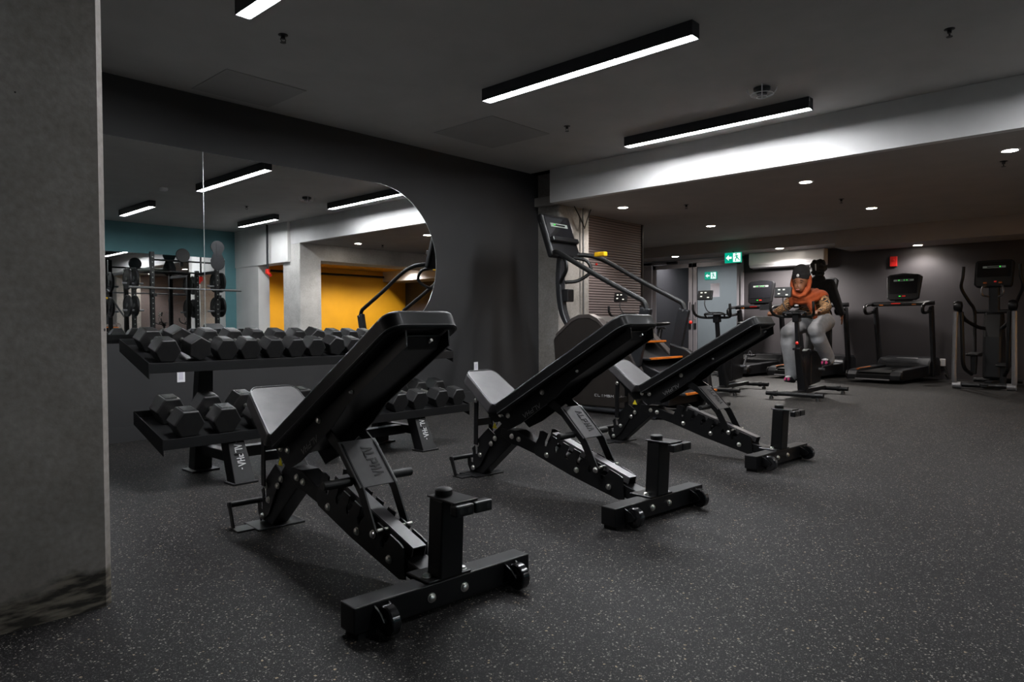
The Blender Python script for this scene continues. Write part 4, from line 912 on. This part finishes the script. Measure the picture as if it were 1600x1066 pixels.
    for px, py, pz, tilt in ((8.745, 3.325, .165, .15), (8.90, 2.93, .405, -.12)):
        Rm = Euler((0, tilt, 0)).to_matrix()
        ring = lambda x, w, h, z0: [Vector(V(px, py, pz))+Rm@Vector((x, a, z0+b)) for a, b in ((-w, 0), (w, 0), (w*1.05, h*.35), (w*.7, h), (-w*.7, h), (-w*1.05, h*.35))]
        m = MB(); m.loft([ring(*q) for q in ((-.13, .022, .035, 0), (-.11, .040, .055, -.004), (-.05, .047, .070, -.004), (.02, .040, .095, 0), (.10, .034, .10, 0), (.125, .022, .09, .002))])
        sh = m.build('shoe', 'blackcloth', t, 0, True, sub=2)
        for dy in (-.022, .020):
            m = MB(); m.ball(Vector(V(px, py+dy, pz))+Rm@Vector((-.107, 0, .030)), (.030, .016, .024), 10); m.build('pink_patch', 'pink', sh, smooth=True)
        m = MB(); m.ball(Vector(V(px, py, pz))+Rm@Vector((-.075, 0, .062)), (.034, .038, .017), 10); m.build('white_patch', 'shoewhite', sh, smooth=True)
    return t
seated()
ph = thing('smartphone', 'black phone held in the seated person\'s left-hand side grip', 'phone', (8.30, 3.45, 1.10), 0)
MB().cbox((0, 0, 0), (.012, .15, .075), Euler((0, math.radians(35), math.radians(8))).to_matrix()).build('phone_case', 'machine', ph, .004)

def walker():
    t = thing('person', 'person in black clothes with dark hair, back to the camera on the middle treadmill', 'person', (11.80, 4.03, .19))
    V = lambda x, y, z: (x, y, z)
    b = MB()
    limbs(b, [(V(0, 0, .90), .12), (V(0, 0, 1.10), .115), (V(0, 0, 1.32), .13), (V(.0, 0, 1.44), .06), (V(.01, 0, 1.50), .052)])
    b.ball((.015, 0, 1.60), (.092, .078, .112), 18)
    for s, fz, fx in ((-1, .0, .16), (1, .06, -.18)):
        limbs(b, [(V(0, s*.09, .88), .085), (V(fx*.35+.03, s*.10, .50), .058), (V(fx, s*.10, .11+fz), .040)]); b.ball((fx+.05, s*.10, .045+fz), (.12, .045, .04), 12)
    limbs(b, [(V(0, -.17, 1.36), .052), (V(-.02, -.27, 1.10), .042), (V(.05, -.33, .90), .032), (V(.09, -.335, .83), .026)])
    limbs(b, [(V(0, .17, 1.36), .052), (V(-.02, .26, 1.12), .042), (V(.20, .27, 1.02), .032), (V(.28, .26, 1.03), .026)])
    for hy, hz, hx, s in ((-.335, .79, .10, -1), (.255, 1.03, .33, 1)):
        b.ball((hx, hy, hz), (.030, .022, .042), 10)
        for k in range(4): limbs(b, [((hx-.02+.014*k, hy, hz-.035), .0095), ((hx-.02+.015*k+.006, hy+.004, hz-.07-.004*(k % 3)), .0085), ((hx-.015+.014*k+.012, hy+.014, hz-.09-.004*(k % 3)), .0075)], 8)
        limbs(b, [((hx+.02, hy+.012, hz+.005), .010), ((hx+.040, hy+.020, hz-.03), .009), ((hx+.045, hy+.024, hz-.05), .008)], 8)
    body = b.build('body', 'skin', t, remesh=.0085)
    m = MB()
    m.ball((0, 0, 1.10), (.165, .205, .30), 18); m.ball((.0, 0, 1.33), (.15, .215, .12), 16); m.ball((0, 0, .88), (.16, .20, .16), 16); m.ball((-.03, 0, 1.44), (.11, .12, .08), 12)
    limbs(m, [(V(0, -.18, 1.35), .085), (V(-.03, -.28, 1.10), .075), (V(.05, -.34, .88), .055)]); limbs(m, [(V(0, .18, 1.35), .085), (V(-.03, .28, 1.10), .075), (V(.22, .27, 1.02), .055)])
    m.build('black_jacket', 'blackcloth', t, remesh=.014)
    m = MB()
    for s, fz, fx in ((-1, .0, .16), (1, .06, -.18)): limbs(m, [(V(0, s*.09, .86), .125), (V(fx*.35+.03, s*.10, .50), .090), (V(fx*.95, s*.10, .16+fz), .068)])
    m.ball((0, 0, .86), (.14, .17, .12), 14); m.build('black_trousers', 'blackcloth', t, remesh=.014)
    m = MB(); m.ball((-.01, 0, 1.63), (.125, .118, .125), 18)
    for k in range(34):
        a = random.uniform(0, 2*PI); e = random.uniform(-.5, 1.1); m.ball((-.01+.11*math.cos(a)*math.cos(e), .108*math.sin(a)*math.cos(e), 1.63+.115*math.sin(e)), random.uniform(.022, .042), 8)
    for k in range(14): m.ball((-.07+random.uniform(-.04, .04), random.uniform(-.09, .09), 1.50+random.uniform(-.02, .05)), .035, 8)
    hr = m.build('curly_hair', 'hair', t, remesh=.011)
    for s in (-1, 1):
        q = ((.16, 0.0), (-.18, .06))[0 if s < 0 else 1]
        m = MB(); m.ball((q[0]+.05, s*.10, .045+q[1]), (.145, .055, .052), 12); m.build('shoe', 'rubber2', t, smooth=True)
    MB().cyl((-.128, .0, 1.57), (-.142, .0, 1.68), .007, 8, r2=.012).build('pale_hair_gap', 'acwhite', hr)  # pale bar stands for the bright background showing through a gap in the hair
    return t
walker()

# ---------------------------------------------------------------- gear seen only in the mirror
mark()
t = thing('power_rack', 'black power rack with plate storage in front of the teal wall, seen in the mirror', 'power rack', (5.85, -1.55, -.088))
def post(x, y, h):
    p = MB().box(x-.038, x+.038, y-.038, y+.038, 0, h).build('upright', 'steel2', t, .004)
    hs = MB()
    for k in range(int(h/.1)-2):
        hs.cyl((x, y+.0382, .25+.1*k), (x, y+.040, .25+.1*k), .012, 8)
    tag(hs.build('adjustment_holes', 'pale', p), kind='stuff')
for x, y, h in ((-.65, .35, 2.45), (.62, .35, 2.50), (-.65, -.62, 2.20), (.62, -.62, 2.20)): post(x, y, h)
for y in (.35, -.62): MB().cyl((-.65, y, 2.30 if y > 0 else 2.15), (.62, y, 2.30 if y > 0 else 2.15), .018, 12).build('pull_up_bar', 'steel2', t)
for x in (-.65, .62):
    for z in (.08, 2.12): MB().box(x-.03, x+.03, -.62, .35, z-.03, z+.03).build('side_beam', 'steel2', t, .004)
pg = MB(); pg.prism([(r*1.0*math.cos(a), 2.62+.0+r*math.sin(a)) for r, a in [(.145, PI*(k/12)) for k in range(13)]]+[(-.085, 2.50), (-.145+.0, 2.36)]+[(.145*math.cos(a), 2.30+.145*math.sin(a)) for a in [PI+PI*k/12 for k in range(13)]]+[(.145, 2.36), (.085, 2.50)], lambda u, v, w: (.62+u, w, v), .395, .415)
pg = pg.build('pulley_guard', 'machine2', t); MB().box(.59, .65, .415, .420, 2.42, 2.72).build('guard_slot', 'machine2', pg)
def wplate(x, y, z, r, label, ax='x'):
    q = thing('weight_plate', label, 'weight plate', (x, y, z), 0, 'weight plates on the power rack')
    Rm = Euler((0, PI/2, 0)).to_matrix() if ax == 'x' else Euler((PI/2, 0, 0)).to_matrix()
    MB().lathe([(.028, -.02), (.05, -.022), (.055, -.012), (r*.82, -.012), (r*.86, -.022), (r*.97, -.022), (r, -.014), (r, .014), (r*.97, .022), (r*.86, .022), (r*.82, .012), (.055, .012), (.05, .022), (.028, .02)], (0, 0, 0), Rm, 30).build('disc', 'rubber', q, smooth=True)
    MB().lathe([(.024, -.024), (.034, -.024), (.034, .024), (.024, .024)], (0, 0, 0), Rm, 18).build('hub_ring', 'pipe', q)
for i, (sx, nm) in enumerate(((-1, 'left'), (1, 'right'))):
    for z, zn in ((1.85, 'upper'), (1.32, 'lower')):
        MB().cyl((sx*.64, -.14, z), (sx*1.02, -.14, z), .022, 12).build('plate_horn', 'silver', t)
        for k, (dx, kn) in enumerate(((.80, 'inner'), (.93, 'outer'))):
            wplate(5.85+sx*dx, -1.69, z, .215, f'{kn} black plate, {zn} {nm} horn of the power rack in the mirror')
bb = thing('barbell', 'long barbell resting across the power rack, seen in the mirror', 'barbell', (5.85, -1.12, 1.66))
MB().cyl((-.66, 0, 0), (.66, 0, 0), .015, 12).build('shaft', 'silver', bb)
for s in (-1, 1): MB().cyl((s*.66, 0, 0), (s*1.10, 0, 0), .025, 14).build('sleeve', 'pipe', bb)
for s in (-1, 1): MB().box(s*.635-.03, s*.635+.03, .388, .46, 1.58, 1.64).build('bar_hook', 'steel2', t)
cr2 = thing('weight_plate', 'round black disc hung on top of the power rack left of the pulley guard', 'weight plate', (5.75, -1.1, 2.2), 0, 'weight plates on the power rack')
MB().lathe([(.02, -.015), (.13, -.018), (.14, 0), (.13, .018), (.02, .015)], (0, -1.1+1.1, .12), Euler((PI/2, 0, 0)).to_matrix(), 26).build('disc', 'rubber', cr2, smooth=True)
MB().bar((-.1, .35, 2.30), (-.1, .40, 2.20), .05, .05, (0, 1, 0)).build('disc_hook', 'steel2', t)
# red valve on a pipe under the concrete beam
vt = thing('sprinkler_valve', 'red fire valve on a thin pipe by the pale beam in the mirror', 'valve', (7.36, -.75, 0))
MB().cyl((0, 0, 2.10), (0, 0, CZ), .022, 10).build('pipe', 'machine2', vt)
m = MB(); m.cyl((0, 0, 2.02), (0, 0, 2.12), .045, 12); m.cyl((0, -.02, 2.06), (0, .12, 1.98), .035, 12); m.build('valve_body', 'redglow', vt)
pb = MB().cyl((8.1, -4.62, 2.42), (13.3, -4.62, 2.42), .035, 10).build('ceiling_pipe', 'machine'); tag(pb, 'dark horizontal pipe under the ceiling along the yellow wall, seen in the mirror', 'pipe')

rescale(K1)
# ---------------------------------------------------------------- view
w = bpy.data.worlds.new('world'); bpy.context.scene.world = w; w.use_nodes = True
w.node_tree.nodes['Background'].inputs[0].default_value = (0, 0, 0, 1)
vs = bpy.context.scene.view_settings; vs.view_transform = 'Standard'; vs.look = 'None'; vs.gamma = 1; vs.use_curve_mapping = False
vs.exposure = 2.9
